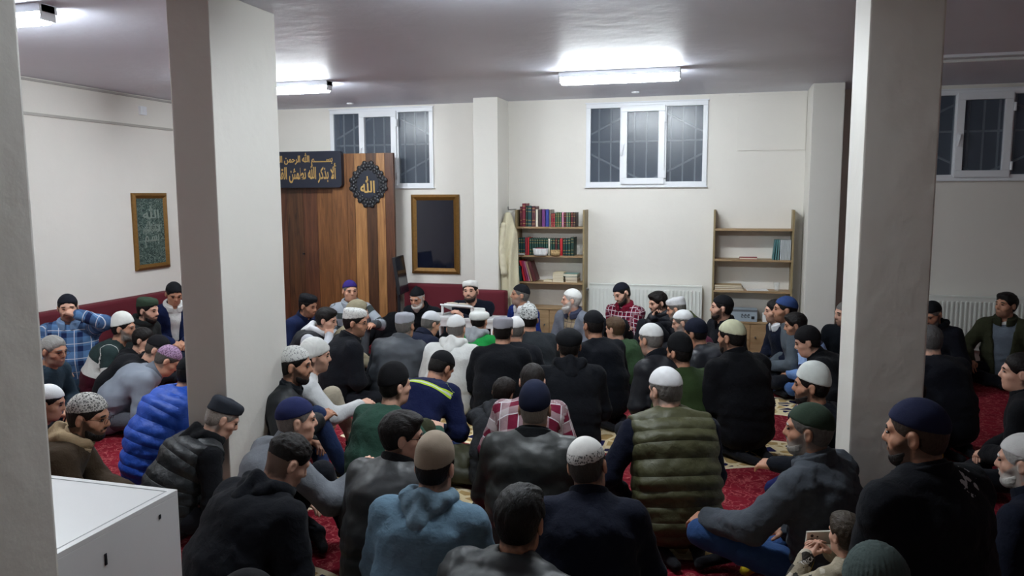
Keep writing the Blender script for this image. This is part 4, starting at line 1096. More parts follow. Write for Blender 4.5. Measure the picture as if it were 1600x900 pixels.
    lp = np.array(HP+KN+AN); add('trousers', leg, cloth(pk, pants), hC*1.35, np.minimum(lp.min(0)-.12, [-.2, -.17, -.03]), np.maximum(lp.max(0)+.12, [.2, .15, .2]))
    for i in (0, 1):
        ft = unit(TO[i]-AN[i])
        def foot(X, Y, Z, want=False, i=i):
            d = seg(X, Y, Z, AN[i]+v3(0, 0, -.005), AN[i]-ft*.035+v3(0, 0, -.018), .038, .034)[0]
            d = smin(d, seg(X, Y, Z, AN[i]+v3(0, 0, -.012), TO[i], .037, .028)[0], .02); d = smax(d, .006-Z, .008)
            return (d, Z, X, Z*0) if want else d
        q = np.array([AN[i], TO[i]]); add('sock', foot, cloth('cloth', sock2 if sock2 and i else sock), .016, q.min(0)-.085, q.max(0)+.085)
    # ---- body: head, neck, trunk, arms and hands in one mesh
    nb_h = RH.T @ (S3+v3(0, .004, -.05)-hc)
    P, Q = surf(head_fn(nb_h, math.sqrt(build), float(rng.uniform(.98, 1.05))), np.minimum([-.12, -.15, -.15], nb_h-.09), np.maximum([.12, .145, .14], nb_h+.08), hH)
    hx, hy_, hz = P[:, 0], P[:, 1], P[:, 2]; st = lambda v: np.clip(v, 0, 1)**2*(3-2*np.clip(v, 0, 1))
    nj = .004*nz(hx, hy_, hz, 140.0, ph)
    bl = -.060+np.maximum(.090-hy_, 0)*.84
    bd = st((bl-hz+nj)/.016+.3)*st((hy_+.006)/.014)*st((hz+.100+.70*hy_)/.016+.4)
    mo = seg(np.abs(hx), hy_, hz, (0, .099, -.042), (.026, .085, -.056), .004, .004)[0]
    bd = np.maximum(bd, st(1.2-mo/.008))*st((seg(hx, hy_, hz, (-.016, .095, -.059), (.016, .095, -.059), .004, .004)[0])/.006)
    hm = st((.004-hy_+nj*2)/.016)*st((hz+.088+nj*2)/.026)*(np.abs(hx) < .0775)
    paint = np.zeros((len(P), 3)); paint[:, 0] = bd*{'stubble': .55, 'short': .85, 'long': .9}[beard[0]] if beard else 0; paint[:, 1] = hm*.8 if hair else 0
    parts = [(P @ RH.T+hc, Q)]
    def inner(X, Y, Z):
        d = np.minimum(torso(X, Y, Z)[0]+.03, shoulders(X, Y, Z, 0)+.02)
        for i in (0, 1): d = np.minimum(d, np.minimum(seg(X, Y, Z, HP[i], KN[i], .06, .045)[0], seg(X, Y, Z, KN[i], AN[i], .042, .032)[0]))
        for sd, sh, el, w_, _ in arms: d = np.minimum(d, np.minimum(seg(X, Y, Z, sh, el, .034, .032)[0], seg(X, Y, Z, el, w_, .032, .027)[0]))
        return d
    allp = np.concatenate([ap, lp]); parts.append(surf(inner, allp.min(0)-.2, allp.max(0)+.15, .036))
    for sd, sh, el, w_, curl in arms:
        hp_, hq = hand_pq(curl); fy = unit(w_-el); up = v3(sd*.35, .15, 1.0)
        if curl > .7: up = v3(sd*.9, .4, .25)
        up = unit(up-fy*(up@fy)); fx = np.cross(fy, up); B = np.stack([fx*(1 if sd > 0 else -1), fy, up], 1)
        q = hq if sd > 0 else hq[:, ::-1]
        parts.append((hp_ @ B.T+w_+fy*.012, q))
    P, Q = merge(parts); pt = np.zeros((len(P), 3)); pt[:len(paint)] = paint
    link('body', quad_mesh('body', P, Q, pt), skin_mat(tone, tuple(beard[1]) if beard else None, tuple(hair) if hair else None), root)
    # ---- head furniture
    Mh = Matrix.Translation(Vector(hc)) @ Matrix(RH.tolist()).to_4x4()
    hcol = hair if hair else (32, 26, 24)
    if hair: sub('hair', hair_mesh(hk if not (cap and hk in ('full', 'curly', 'boy')) else 'short', hHq, cap[0] if cap else None), hair_mat(hair), Mh)
    if cap:
        st = cap[2] if len(cap) > 2 else 'plain'
        sub('cap', cap_mesh(cap[0], hHq), cap_mat(st, cap[1], cap[3] if len(cap) > 3 else (52, 52, 56)), Mh)
    if beard and beard[0] != 'stubble': sub('beard', beard_mesh(beard[0], hHq), hair_mat((tuple(v+5 for v in beard[1]) if beard[0] == 'short' else beard[1]) if beard[0] != 'stubble' else tuple(int(.45*a+.55*b) for a, b in zip(beard[1], tone))), Mh)
    fwd = rz @ (RH @ v3(0, 1, 0)); toc = unit(np.array(CAM-hw))
    if fwd @ toc > -.45:
        eye, brow, gl = eye_meshes()
        for sd in (-1, 1):
            sub('eye', eye, M_EYE, Mh @ Matrix.Translation((sd*.032, .0865, .006)) @ Matrix.Rotation(-sd*.3, 4, 'Z'))
            sub('eyebrow', brow, hair_mat(beard[1] if beard else hcol), Mh @ Matrix.Translation((sd*.033, .0885, .028)) @ Matrix.Rotation(-sd*.32, 4, 'Z') @ Matrix.Rotation(sd*.12, 4, 'Y'))
    if glasses: sub('glasses', eye_meshes()[2], M_LENS, Mh)
    PEOPLE.append((label, root, hw)); POSE[label] = (hc, RH, s)
    return root
# ------------------------------------------------------------------ the congregation (head pixel -> seat on the carpet)
BLK, BLK2, NVY, CHR, GRY = (20, 21, 25), (27, 28, 33), (22, 28, 52), (48, 51, 56), (96, 101, 108)
WH, LG, CREAM = (226, 226, 222), (166, 168, 176), (212, 208, 178)
DKH, GYH, BRH, WHB = (24, 20, 19), (112, 108, 104), (66, 50, 38), (206, 202, 196)
SK1, SK2, SK3 = (204, 158, 132), (188, 142, 116), (212, 170, 148)
def C(c, k='cloth'): return (k, c)
# --- back row, along the wall
person(481, 478, 'man in navy jacket and black cap leaning before the walnut panel', f=-95, lean=16, hp=14, top=C((24, 34, 66)), cap=('flat', BLK), beard=('stubble', DKH), hair=DKH, collar=('stand', C((20, 28, 54))), tone=SK2)
person(547, 455, 'man in purple cap and grey striped polo against the walnut panel', f=-155, lean=4, hunch=10, hy=18, hp=2, legs='up_l', Lh=(-.26, .40, .42), Rh='lap',
       top=('stripe', GRY, None, [(0, (70, 74, 78)), (.10, (158, 164, 172)), (.20, (70, 76, 78)), (.27, (158, 164, 172)), (.36, (62, 68, 68)), (.43, (158, 164, 172))]), name='polo_shirt', collar=('fold', C((150, 156, 164))), cap=('dome', (52, 40, 110)), hair=GYH, hk='buzz', tone=SK1, s=1.03, pants=(60, 62, 66))
person(652, 466, 'old man with white beard and black knitted hat on the sofa', f=174, lean=20, hunch=22, hp=16, top=C((24, 28, 34)), collar=('fold', C((22, 24, 28))), cap=('point', BLK), hair=WHB, beard=('long', WHB), tone=SK2, name='coat')
person(735, 456, 'speaker in white cap and navy sweater leaning over the desk', f=-176, lean=26, hunch=20, hp=-6, hr=4, Lh='desk', Rh='desk', seat=.15, top=C((18, 23, 36)), cap=('flat', WH), hair=DKH, beard=('short', DKH), tone=SK3, name='sweater', s=1.02)
person(813, 461, 'man in royal blue checked blazer and white shirt before the book shelf', f=142, lean=5, hunch=10, hy=-32, hp=-4, top=('check', (26, 46, 116), (16, 26, 70)), opn=(C((222, 222, 226)), (.028, .14)), collar=('fold', C((224, 224, 228))), cap=('dome', BLK2), hair=GYH, beard=('stubble', (140, 136, 132)), tone=SK2, name='blazer')
person(893, 469, 'old man in grey blazer with white cap and white beard', f=150, lean=5, hunch=12, hy=-50, hp=0, top=C((112, 117, 128)), opn=(('check', (150, 136, 112), (40, 44, 66)), (.035, .16)), collar=('fold', C((60, 64, 84))), cap=('dome', WH), hair=WHB, beard=('long', (196, 194, 190)), tone=SK3, name='blazer', build=1.08)
person(972, 459, 'man in red plaid shirt and black cap leaning on the radiator', f=158, lean=3, hunch=10, hy=-22, hp=22, hr=14, Lh='cross', Rh='cross', legs='up_b', top=('plaid', (126, 24, 48), (70, 14, 40), (.05, .02)), collar=('fold', ('cloth', (120, 24, 46))), cap=('dome', (24, 26, 38)), hair=DKH, beard=('short', DKH), tone=SK3, name='shirt', s=1.02)
person(1028, 473, 'young man in black padded jacket resting chin on his hand', f=128, lean=14, hunch=20, hp=14, hy=-8, Rh='chin', legs='up_b', top=('puffer', (18, 21, 30)), quilt=.010, puff=.02, hood=('puffer', (18, 21, 30)), hair=DKH, hk='full', beard=('short', DKH), tone=SK3, name='padded_jacket')
person(1128, 481, 'bearded man in black sweater and black cap before the sparse shelf', f=128, lean=6, hunch=12, hy=-36, hp=0, top=C((18, 20, 27)), collar=('fold', C((16, 17, 22))), cap=('dome', BLK), hair=DKH, beard=('short', DKH), tone=SK3, name='sweater', build=1.1, s=1.03)
person(1211, 486, 'man in navy sweater half hidden behind the blue capped man', f=112, lean=6, hp=5, hy=-15, top=C((18, 24, 42)), collar=('fold', C((214, 214, 218))), hair=DKH, tone=SK3, name='sweater', beard=('stubble', DKH), s=.98)
person(1227, 481, 'man in blue cap and grey sweater looking to the left', f=92, lean=8, hp=0, top=C((84, 92, 100)), collar=('stand', C((96, 104, 112))), cap=('dome', (52, 74, 124)), hair=DKH, beard=('stubble', DKH), tone=SK2, name='sweater', s=1.06, zadj=.02)
person(1321, 490, 'man in black dotted shirt mostly hidden behind the right column', f=152, lean=4, hy=-40, hp=8, top=C((16, 20, 26)), hair=GYH, hk='buzz', beard=('stubble', DKH), tone=SK3, name='shirt', s=1.0)
person(1456, 491, 'grey bearded man in black jacket looking down under the right window', f=146, lean=10, hunch=22, hp=26, hy=-8, top=C((18, 20, 28)), opn=(C((104, 108, 114)), (.03, .10)), hood=C((18, 20, 28)), cap=('dome', BLK), hair=GYH, beard=('long', (86, 82, 80)), tone=SK2, pants=(158, 154, 138), s=1.02)
person(1572, 477, 'man in olive jacket over grey tee shirt by the right radiator', f=156, lean=2, hunch=8, hy=-32, hp=-4, top=C((52, 54, 38)), opn=(C((104, 114, 126)), (.06, .10)), collar=('fold', C((46, 48, 34))), hair=DKH, hk='full', beard=('stubble', DKH), tone=SK2, Rh='knee', Lh='knee', s=1.03)
# --- second rows, left of the desk
person(510, 500, 'young man with white hood and black vest resting face on hand', f=-80, lean=22, hunch=24, hp=14, Rh='cheek', top=('shell', (22, 24, 30)), vest=C((196, 198, 204)), hood=C((212, 212, 214)), hair=DKH, hk='full', tone=SK3, name='vest')
person(560, 490, 'person in beige hooded jacket behind the lace capped man', f=-66, lean=10, hp=10, top=C((150, 142, 118)), hood='up', hair=DKH, tone=SK3, s=.98)
person(555, 504, 'man in white lace cap and black jacket with spectacles', f=-48, lean=10, hunch=16, hy=-26, hp=8, top=C((22, 24, 30)), puff=.02, collar=('fold', C((20, 22, 27))), cap=('flat', (216, 216, 212), 'lace', (120, 120, 124)), hair=DKH, beard=('stubble', DKH), glasses=True, tone=SK2, build=1.14, s=1.04)
person(633, 509, 'man in light grey cap and dark grey jacket, back to the camera', f=-6, lean=14, hunch=22, hp=6, top=C((62, 67, 74), 'shell'), puff=.024, wr=1.5, collar=('fold', C((58, 62, 68), 'shell')), cap=('flat', (164, 166, 174)), hair=GYH, tone=SK2, build=1.16)
person(673, 506, 'man in white cap and navy jacket bowing before the desk', f=-22, lean=24, hunch=30, hp=26, hy=-14, top=C((26, 31, 50)), collar=('fold', C((24, 28, 44))), cap=('dome', (212, 214, 218)), hair=GYH, tone=SK1)
person(713, 514, 'man in white hoodie and white cap in front of the desk', f=0, lean=12, hunch=20, hp=10, top=C((214, 215, 212)), puff=.018, hood=C((220, 221, 218)), cap=('dome', (220, 222, 222)), hair=GYH, tone=SK1, name='hoodie', build=1.1)
person(749, 501, 'person in rolled white cap and green jacket with grey hood', f=-6, lean=10, hunch=18, hp=10, top=C((30, 138, 64)), hood=C((150, 154, 158)), cap=('band', (226, 228, 224)), hair=DKH, tone=SK1, s=.96)
person(786, 518, 'man in pleated grey cap and black jacket, back to the camera', f=4, lean=12, hunch=20, hp=8, top=C((17, 19, 24)), puff=.018, cap=('flat', (150, 150, 158)), hair=DKH, tone=SK1, build=1.04, s=1.02)
person(806, 516, 'person in white cap half hidden beside the floral cap', f=10, lean=14, hp=14, top=C((30, 32, 38)), cap=('dome', (226, 226, 226)), hair=GYH, tone=SK1, s=.97)
person(826, 500, 'man in black and white floral cap and charcoal jacket', f=26, lean=12, hunch=18, hp=8, top=C((44, 48, 52)), puff=.018, cap=('tall', (214, 216, 214), 'floral', (40, 44, 46)), hair=DKH, beard=('short', DKH), tone=SK1, build=1.1, s=1.02)
person(889, 541, 'man in black flat cap and black hoodie, back to the camera', f=16, lean=12, hunch=18, hp=6, legs='kneel', top=C((19, 21, 26)), puff=.016, hood=C((21, 23, 28)), cap=('news', (24, 26, 30)), hair=DKH, tone=SK2, name='hoodie', build=1.08)
person(927, 508, 'man in black cap and black sweater beside the boy', f=42, lean=14, hunch=20, hp=8, legs='kneel', top=C((17, 20, 27)), puff=.014, cap=('dome', (22, 23, 28)), hair=DKH, beard=('stubble', DKH), tone=SK2, name='sweater', s=1.0)
person(961, 514, 'boy with brown hair in a green tee shirt', f=64, lean=18, hunch=24, hp=8, top=C((50, 72, 48)), puff=.006, hair=(88, 68, 50), hk='boy', tone=SK3, name='tee_shirt', s=.92, build=.86)
person(1017, 531, 'man in plain white cap and black jacket near the green sweater', f=52, lean=14, hunch=22, hp=14, legs='kneel', top=C((22, 25, 32), 'shell'), puff=.02, collar=('fold', C((20, 23, 29))), cap=('dome', (226, 227, 226)), hair=GYH, beard=('stubble', GYH), tone=SK1)
person(1057, 483, 'man in white cap and olive hooded jacket near the radiator', f=82, lean=18, hunch=26, hp=16, top=C((68, 74, 46)), hood=C((70, 76, 48)), cap=('flat', (212, 212, 214)), hair=GYH, beard=('short', GYH), tone=SK1, s=1.0)
person(1067, 504, 'grey bearded man in white cap behind the navy beanie', f=86, lean=16, hunch=24, hp=14, top=C((84, 34, 54)), cap=('dome', (220, 221, 222)), hair=GYH, beard=('short', (146, 142, 138)), tone=SK3, s=.97)
person(1087, 521, 'man in navy knitted cap and glossy black leather jacket', f=62, lean=18, hunch=24, hp=14, top=('leather', (34, 37, 44)), quilt=.006, puff=.022, cap=('knit', (24, 28, 44)), tone=SK2, hair=DKH, build=1.08)
person(1061, 551, 'bearded man in black cap and green sweater', f=44, lean=12, hunch=18, hp=6, hy=10, top=C((46, 62, 34)), puff=.012, cap=('tall', (18, 19, 22)), hair=DKH, beard=('short', DKH), tone=SK2, name='sweater', build=1.06)
person(1143, 527, 'bearded man in cream cap and long black coat', f=42, lean=8, hunch=16, hp=8, hy=16, legs='kneel', top=C((17, 18, 22)), puff=.022, collar=('stand', C((16, 17, 21))), cap=('dome', (198, 198, 168)), hair=DKH, beard=('short', DKH), tone=SK2, name='coat', build=1.14, s=1.03)
person(1243, 508, 'dark haired man in light blue shirt behind the black coat', f=84, lean=16, hunch=20, hp=12, top=('stripe', (120, 150, 196), None, [(0, (116, 148, 200)), (.2, (170, 190, 226)), (.24, (40, 40, 70)), (.3, (150, 176, 220)), (.4, (44, 44, 78)), (.46, (150, 176, 220))]), hair=DKH, hk='full', beard=('stubble', DKH), tone=SK2, name='shirt', pants=(70, 100, 150), s=.95)
person(1262, 534, 'man in black cap and heavy black coat with bowed head', f=84, lean=20, hunch=24, hp=20, legs='cross', Lh='knee', top=C((18, 19, 23)), puff=.026, collar=('stand', C((18, 19, 22))), cap=('knit', (24, 23, 26)), hair=DKH, tone=SK3, name='coat', pants=(36, 50, 104), pk='denim', build=1.1)
person(1268, 603, 'bearded man in tall white cap and black sweater by right column', f=70, lean=12, hunch=18, hp=2, hy=10, Lh=(-.30, .34, .30), top=C((19, 22, 30)), cap=('tall', (212, 216, 212)), hair=DKH, hk='full', beard=('short', DKH), tone=SK2, name='sweater', pants=(30, 36, 84), pk='denim')
person(1264, 672, 'grey bearded man in dark green cap and grey fleece, hand on knee', f=58, lean=3, hunch=14, hy=18, hp=2, top=C((72, 77, 84)), puff=.02, wr=1.7, collar=('fold', C((68, 72, 78))), cap=('dome', (48, 62, 50)), hair=GYH, beard=('short', (146, 142, 136)), tone=SK2,
       Lh=(-.30, .44, .32), legs='cross', sock2=(206, 176, 40), knee=(((-.33, .47, .26), (.30, .30, .16)), ((-.02, .42, .090), (.02, .33, .07)), ((-.22, .54, .045), (-.14, .34, .05))), pants=(48, 76, 122), pk='denim', sock=(24, 24, 28), build=1.12, s=1.04)
person(1040, 610, 'man in white cap and olive padded vest with navy sleeves', f=20, lean=14, hunch=22, hp=16, hy=22, legs='kneel', Lh=(-.22, .22, .22), top=('puffer', (70, 70, 44)), quilt=.009, puff=.022, vest=C((18, 22, 38)), cap=('dome', (222, 222, 224)), hair=GYH, beard=('stubble', GYH), tone=SK3, name='padded_vest', build=1.16, s=1.03)
# --- left middle
person(461, 571, 'bearded man in white patterned lace cap and black jacket by left column', f=-66, lean=10, hunch=16, hy=-4, hp=6, legs='up_r', Rh=(.22, .34, .44), s=1.05, top=C((22, 26, 30), 'shell'), puff=.024, collar=('fold', C((22, 25, 30))), cap=('dome', (212, 212, 208), 'lace', (96, 98, 102)), hair=DKH, hk='full', beard=('short', DKH), tone=SK2, pants=(36, 50, 84), pk='denim', build=1.08)
person(493, 556, 'man in white cap and white long sleeved shirt with beige trousers', f=-46, lean=16, hunch=20, hy=-14, hp=6, legs='up_r', Rh=(.24, .52, .37), top=C((204, 205, 206)), puff=.008, cap=('beanie', (208, 208, 204)), hair=DKH, hk='buzz', beard=('stubble', DKH), tone=SK3, name='shirt', pants=(168, 158, 140), s=1.02)
person(689, 575, 'man in navy jacket with yellow reflective stripe bowing his head', f=-12, lean=30, hunch=34, hp=40, hy=-16, legs='kneel', top=('cloth', (24, 31, 66), None, ('reflect', (.385, .430))), puff=.016, cap=('dome', BLK), hair=DKH, tone=SK2, pants=(40, 62, 116), pk='denim', build=1.04)
person(617, 603, 'man in black cap and dark green sweater', f=-20, lean=14, hunch=20, hy=-16, hp=4, top=C((48, 78, 66)), puff=.010, cap=('tall', (20, 20, 23)), hair=DKH, tone=SK3, name='sweater', legs='up_r', Rh=(.20, .42, .42), pants=(60, 62, 46))
person(347, 654, 'balding man in grey cap and black padded vest by left column', f=-36, lean=22, hunch=28, hp=32, hy=-8, top=('puffer', (27, 30, 33)), quilt=.009, puff=.016, vest=C((20, 21, 25)), hood=C((16, 17, 20)), cap=('flat', (44, 48, 56)), hair=(160, 150, 142), hk='buzz', tone=SK3, name='padded_vest', build=1.12, s=.95)
person(463, 657, 'man in navy cap and grey fleece reaching out his arm', f=-36, lean=16, hunch=22, hy=-14, hp=4, legs='up_r', Rh=(.30, .50, .46), top=C((108, 112, 118)), puff=.014, collar=('stand', C((108, 112, 118))), cap=('dome', (36, 42, 82)), hair=(128, 120, 114), hk='buzz', tone=SK3, name='fleece', build=1.08)
person(449, 722, 'man with short dark hair and black hoodie bent forward', f=-24, lean=20, hunch=30, hp=34, hy=-12, top=C((17, 19, 25)), puff=.020, hood=C((17, 19, 25)), hair=DKH, hk='curly', tone=SK3, name='hoodie', build=1.18, s=1.04)
person(628, 682, 'dark haired man with spectacles and black leather jacket', f=-14, lean=10, hunch=16, hy=-46, hp=8, top=('leather', (42, 44, 46)), wr=.7, puff=.022, collar=('stand', C((18, 18, 20))), hair=DKH, hk='full', glasses=True, tone=SK3, build=1.06)
person(680, 730, 'man in beige cap and blue hoodie, back to the camera', f=-2, lean=8, hunch=16, hp=10, top=('melange', (104, 132, 152)), puff=.018, hood=('melange', (116, 142, 160)), cap=('tall', (152, 138, 122)), hair=DKH, tone=SK3, name='hoodie', build=1.12, s=1.0)
person(786, 614, 'boy with dark hair and grey hoodie leaning on his hand', f=-4, lean=16, hunch=24, hp=14, hr=12, Lh='cheek', top=C((46, 48, 52)), hood=C((54, 56, 60)), hair=(34, 28, 26), hk='boy', tone=SK3, name='hoodie', s=.84, build=.9)
person(832, 597, 'dark haired person in red and white plaid shirt', f=8, lean=26, hunch=30, hp=24, top=('plaid', (178, 166, 168), (110, 28, 52), (.13, .065)), puff=.014, hair=(40, 36, 34), hk='short', tone=SK3, name='shirt', legs='kneel', s=.98)
person(836, 639, 'man in navy cap and black leather jacket with collar', f=4, lean=8, hunch=14, hp=4, top=('leather', (36, 39, 38)), wr=.7, puff=.024, collar=('fold', ('cloth', (20, 22, 24))), cap=('tall', (26, 31, 52)), hair=(150, 142, 132), hk='buzz', tone=SK2, build=1.12, s=1.02)
person(918, 728, 'man in white lace banded cap and navy wool coat', f=10, lean=12, hunch=18, hp=12, hr=-10, hy=-16, top=C((20, 24, 38)), puff=.022, collar=('stand', C((18, 21, 33))), cap=('dome', (212, 210, 206), 'laceband', (70, 70, 70)), hair=(70, 66, 62), tone=SK1, name='coat', build=1.04, s=1.0, pants=(92, 98, 106))
person(812, 814, 'dark haired man in glossy black padded jacket at the bottom', f=-4, lean=14, hunch=20, hp=8, twist=-14, top=('leather', (44, 48, 50)), puff=.028, quilt=.008, hair=(18, 17, 17), hk='full', tone=SK2, name='padded_jacket', build=1.12, s=1.03)
person(1432, 678, 'large bearded man in navy cap and black denim jacket, lower right', f=40, lean=4, hunch=12, hp=6, hy=24, legs='tuck', top=('cloth', (17, 19, 25), None, ('scuff', (.08, -.01, .83))), puff=.026, collar=('fold', C((16, 18, 24))), cap=('dome', (28, 33, 60)), hair=(70, 58, 50), hk='buzz', beard=('short', DKH), tone=SK2, build=1.16, s=1.07)
person(1322, 836, 'boy holding up a white phone, patterned sweater, lower right', f=34, lean=6, hunch=10, hp=4, Lh='phone', Rh='phone', top=('camo', (156, 146, 126), (188, 180, 164)), hair=(62, 52, 42), hk='boy', tone=SK3, name='sweater', s=.72, build=.85)
person(1368, 918, 'person in grey-green knitted beanie at the bottom edge', f=10, lean=10, hp=10, top=C((48, 54, 54)), cap=('beanie', (70, 82, 80)), hair=DKH, tone=SK3)
person(1594, 582, 'clean shaven man with dark hair and black jacket at right edge', f=66, lean=6, hunch=12, hp=2, hy=10, top=C((20, 21, 25)), puff=.022, collar=('stand', C((20, 21, 25))), hair=DKH, hk='short', tone=SK3, build=1.1, s=1.03)
person(1600, 722, 'white bearded man in white cap cut by the right edge', f=44, lean=10, hp=6, hy=16, top=C((22, 26, 40)), collar=('stand', C((20, 24, 36))), cap=('dome', (216, 214, 212)), hair=(176, 172, 168), beard=('short', WHB), tone=SK3, s=1.0)
person(1452, 533, 'grey haired man in black sweater emerging behind right column', f=26, lean=16, hunch=22, hp=10, top=C((20, 22, 30)), puff=.016, hair=(84, 82, 82), hk='short', tone=SK3, name='sweater', build=1.08, legs='kneel')
person(1432, 614, 'child in yellow shirt mostly hidden behind the right column', f=24, lean=12, hp=8, top=C((204, 158, 40)), hair=DKH, hk='boy', tone=SK3, name='shirt', s=.66, build=.9)
person(384, 958, 'person in black cap barely visible at the bottom edge', f=-14, lean=12, hp=10, top=C((26, 27, 31)), cap=('dome', (28, 28, 31)), hair=DKH, tone=SK3, s=.98)
# --- left group
person(106, 481, 'man in blue plaid shirt rubbing his forehead on the left sofa', f=-148, lean=2, hunch=10, hp=6, hy=12, Lh='brow', seat=.13, legs='cross', top=('plaid', (92, 128, 172), (30, 42, 80), (.13, .045)), collar=('fold', ('cloth', (120, 148, 184))), cap=('dome', (26, 28, 38)), hair=DKH, hk='full', beard=('stubble', DKH), tone=SK3, name='shirt', pants=(34, 48, 62), build=1.12, belly=.8)
person(231, 485, 'bearded man in green cap and dark parka by the left sofa', f=-84, lean=12, hunch=18, hp=8, top=C((36, 40, 40)), puff=.02, hood=C((34, 38, 38)), cap=('flat', (52, 68, 54)), hair=DKH, beard=('short', DKH), tone=SK3, seat=.0, s=1.04)
person(272, 459, 'man in navy blazer and white shirt reading on the left sofa', f=-128, lean=6, hunch=18, hp=26, seat=.13, top=C((27, 37, 72)), opn=(C((214, 214, 212)), (.03, .10)), collar=('fold', C((214, 214, 212))), cap=('dome', BLK), hair=DKH, tone=SK2, name='blazer', pants=(26, 30, 44))
person(193, 513, 'grey bearded man in white cap and green white maroon sweater', f=-56, lean=16, hunch=22, hy=-14, hp=4, top=('stripe', (40, 54, 54), None, [(0, (64, 20, 32)), (.20, (206, 206, 202)), (.33, (44, 58, 58))]), name='sweater', cap=('tall', (222, 222, 216)), hair=DKH, beard=('short', GYH), tone=SK2, build=1.1)
person(224, 531, 'dark haired person with hand on face among the left group', f=-72, lean=22, hunch=24, hp=16, Rh='cheek', top=C((24, 26, 30)), hair=DKH, hk='short', tone=SK3, s=.92)
person(246, 546, 'man in black cap and black sweater bowing in the left group', f=-64, lean=30, hunch=34, hp=34, top=C((21, 22, 26)), cap=('dome', (22, 22, 26)), hair=(70, 64, 60), hk='buzz', tone=SK3, name='sweater')
person(262, 563, 'man in purple patterned cap and grey jacket bowing low', f=-52, lean=32, hunch=36, hp=40, top=C((128, 136, 148), 'shell'), puff=.018, collar=('stand', C((110, 116, 126))), cap=('dome', (170, 140, 170), 'patchwork', (70, 40, 70)), hair=(80, 76, 72), tone=SK1, pants=(84, 86, 94), build=1.1)
person(300, 585, 'person in bright blue padded jacket beside the left column', f=-30, lean=20, hunch=26, hp=20, top=('puffer', (26, 78, 182)), puff=.030, quilt=.014, cap=('dome', BLK), hair=DKH, tone=SK3, name='padded_jacket', pants=(24, 24, 28), legs='kneel', build=1.08, s=.96)
person(138, 651, 'man in black and white cap and brown coat with fleece collar', f=-54, lean=20, hunch=24, hp=12, hy=-16, Rh=(.10, .46, .24), Lh=(-.02, .48, .24), top=C((62, 50, 38)), puff=.026, collar=('fold', ('cloth', (168, 146, 116))), hood=('cloth', (164, 142, 112)), cap=('dome', (196, 194, 188), 'patchwork', (40, 40, 42)), hair=DKH, hk='full', beard=('short', DKH), glasses=True, tone=SK2, name='coat', build=1.14, s=1.04)
person(84, 548, 'grey haired man with spectacles at the left edge', f=-84, lean=14, hp=10, hy=-6, top=C((46, 62, 74)), hair=(150, 148, 144), hk='short', beard=('stubble', GYH), glasses=True, tone=SK2, name='sweater', pants=(44, 62, 84), pk='denim', s=.98)
person(76, 629, 'person in white cap hidden behind the leftmost column', f=-60, lean=20, hp=16, top=C((22, 24, 34)), cap=('dome', (214, 214, 216)), hair=DKH, tone=SK2, s=.9)

# ------------------------------------------------------------------ loose things
def sdf_obj(name, fn, lo, hi, h, m, parent):
    P, Q = surf(fn, lo, hi, h, .01); return link(name, quad_mesh(name, P, Q), m, parent)
# black coat heap beside the striped polo man
hp0 = on_z(607, 506, .30)
r = empty('coat_heap', (hp0.x, hp0.y, 0)); tag(r, 'crumpled black coat heaped on the floor beside the walnut panel', 'coat')
def heap(X, Y, Z):
    d = ellg(X, Y, Z, (0, 0, .15), (.24, .20, .24)); d = smin(d, ellg(X, Y, Z, (.08, .02, .30), (.13, .12, .16)), .06)
    return smax(d+.014*nz(X, Y, Z, 22.0, .4)+.006*nz(X, Y, Z, 50.0, 1.4), .004-Z, .01)
sdf_obj('coat_body', heap, (-.3, -.26, -.02), (.3, .26, .5), .015, cloth('cloth', (18, 19, 23)), r)
def slv(X, Y, Z): return seg(X, Y, Z, (-.12, -.12, .24), (-.22, -.20, .06), .06, .045)[0]+.006*nz(X, Y, Z, 40.0, .2)
sdf_obj('sleeve', slv, (-.32, -.3, -.02), (0, 0, .36), .013, cloth('cloth', (20, 21, 25)), r)
# cream robe hanging on a hook next to the book shelf
r = empty('hanging_robe', (-2.635, 9.33, .42)); tag(r, 'cream robe hanging on the wall between pilaster and book shelf', 'robe')
def robe(X, Y, Z):
    t = np.clip((1.32-Z)/1.32, 0, 1); w = .03+.075*np.minimum(t*5, 1)+.025*np.minimum(t*1.5, 1)
    fold = .022*np.sin(X*62+2.5*np.sin(Z*3.1))*np.minimum(t*3, 1)
    cx = -.005+.03*t
    d = np.sqrt(((X-cx)/np.maximum(w, .02))**2+((Y-fold)/(.045+.02*t))**2)
    d = (d-1)*.045
    return smax(smax(d, Z-1.30, .03), .03-Z+.05*np.sin(X*18), .02)
sdf_obj('robe_body', robe, (-.24, -.16, -.03), (.24, .16, 1.36), .011, cloth('cloth', (206, 198, 170)), r)
def rs(X, Y, Z): return smin(seg(X, Y, Z, (-.05, -.04, 1.14), (-.085, -.05, .84), .04, .05)[0], seg(X, Y, Z, (-.085, -.05, .84), (-.04, -.06, .56), .05, .045)[0], .03)+.006*nz(X, Y, Z, 40.0, .9)
sdf_obj('sleeve', rs, (-.26, -.2, .4), (.06, .06, 1.24), .011, cloth('cloth', (212, 204, 178)), r)
MB().cyl((0, .0, 1.33), (0, .37, 1.33), .008).cyl((0, 0, 1.33), (0, -.01, 1.37), .008).build('hook', M_CHROME, r)

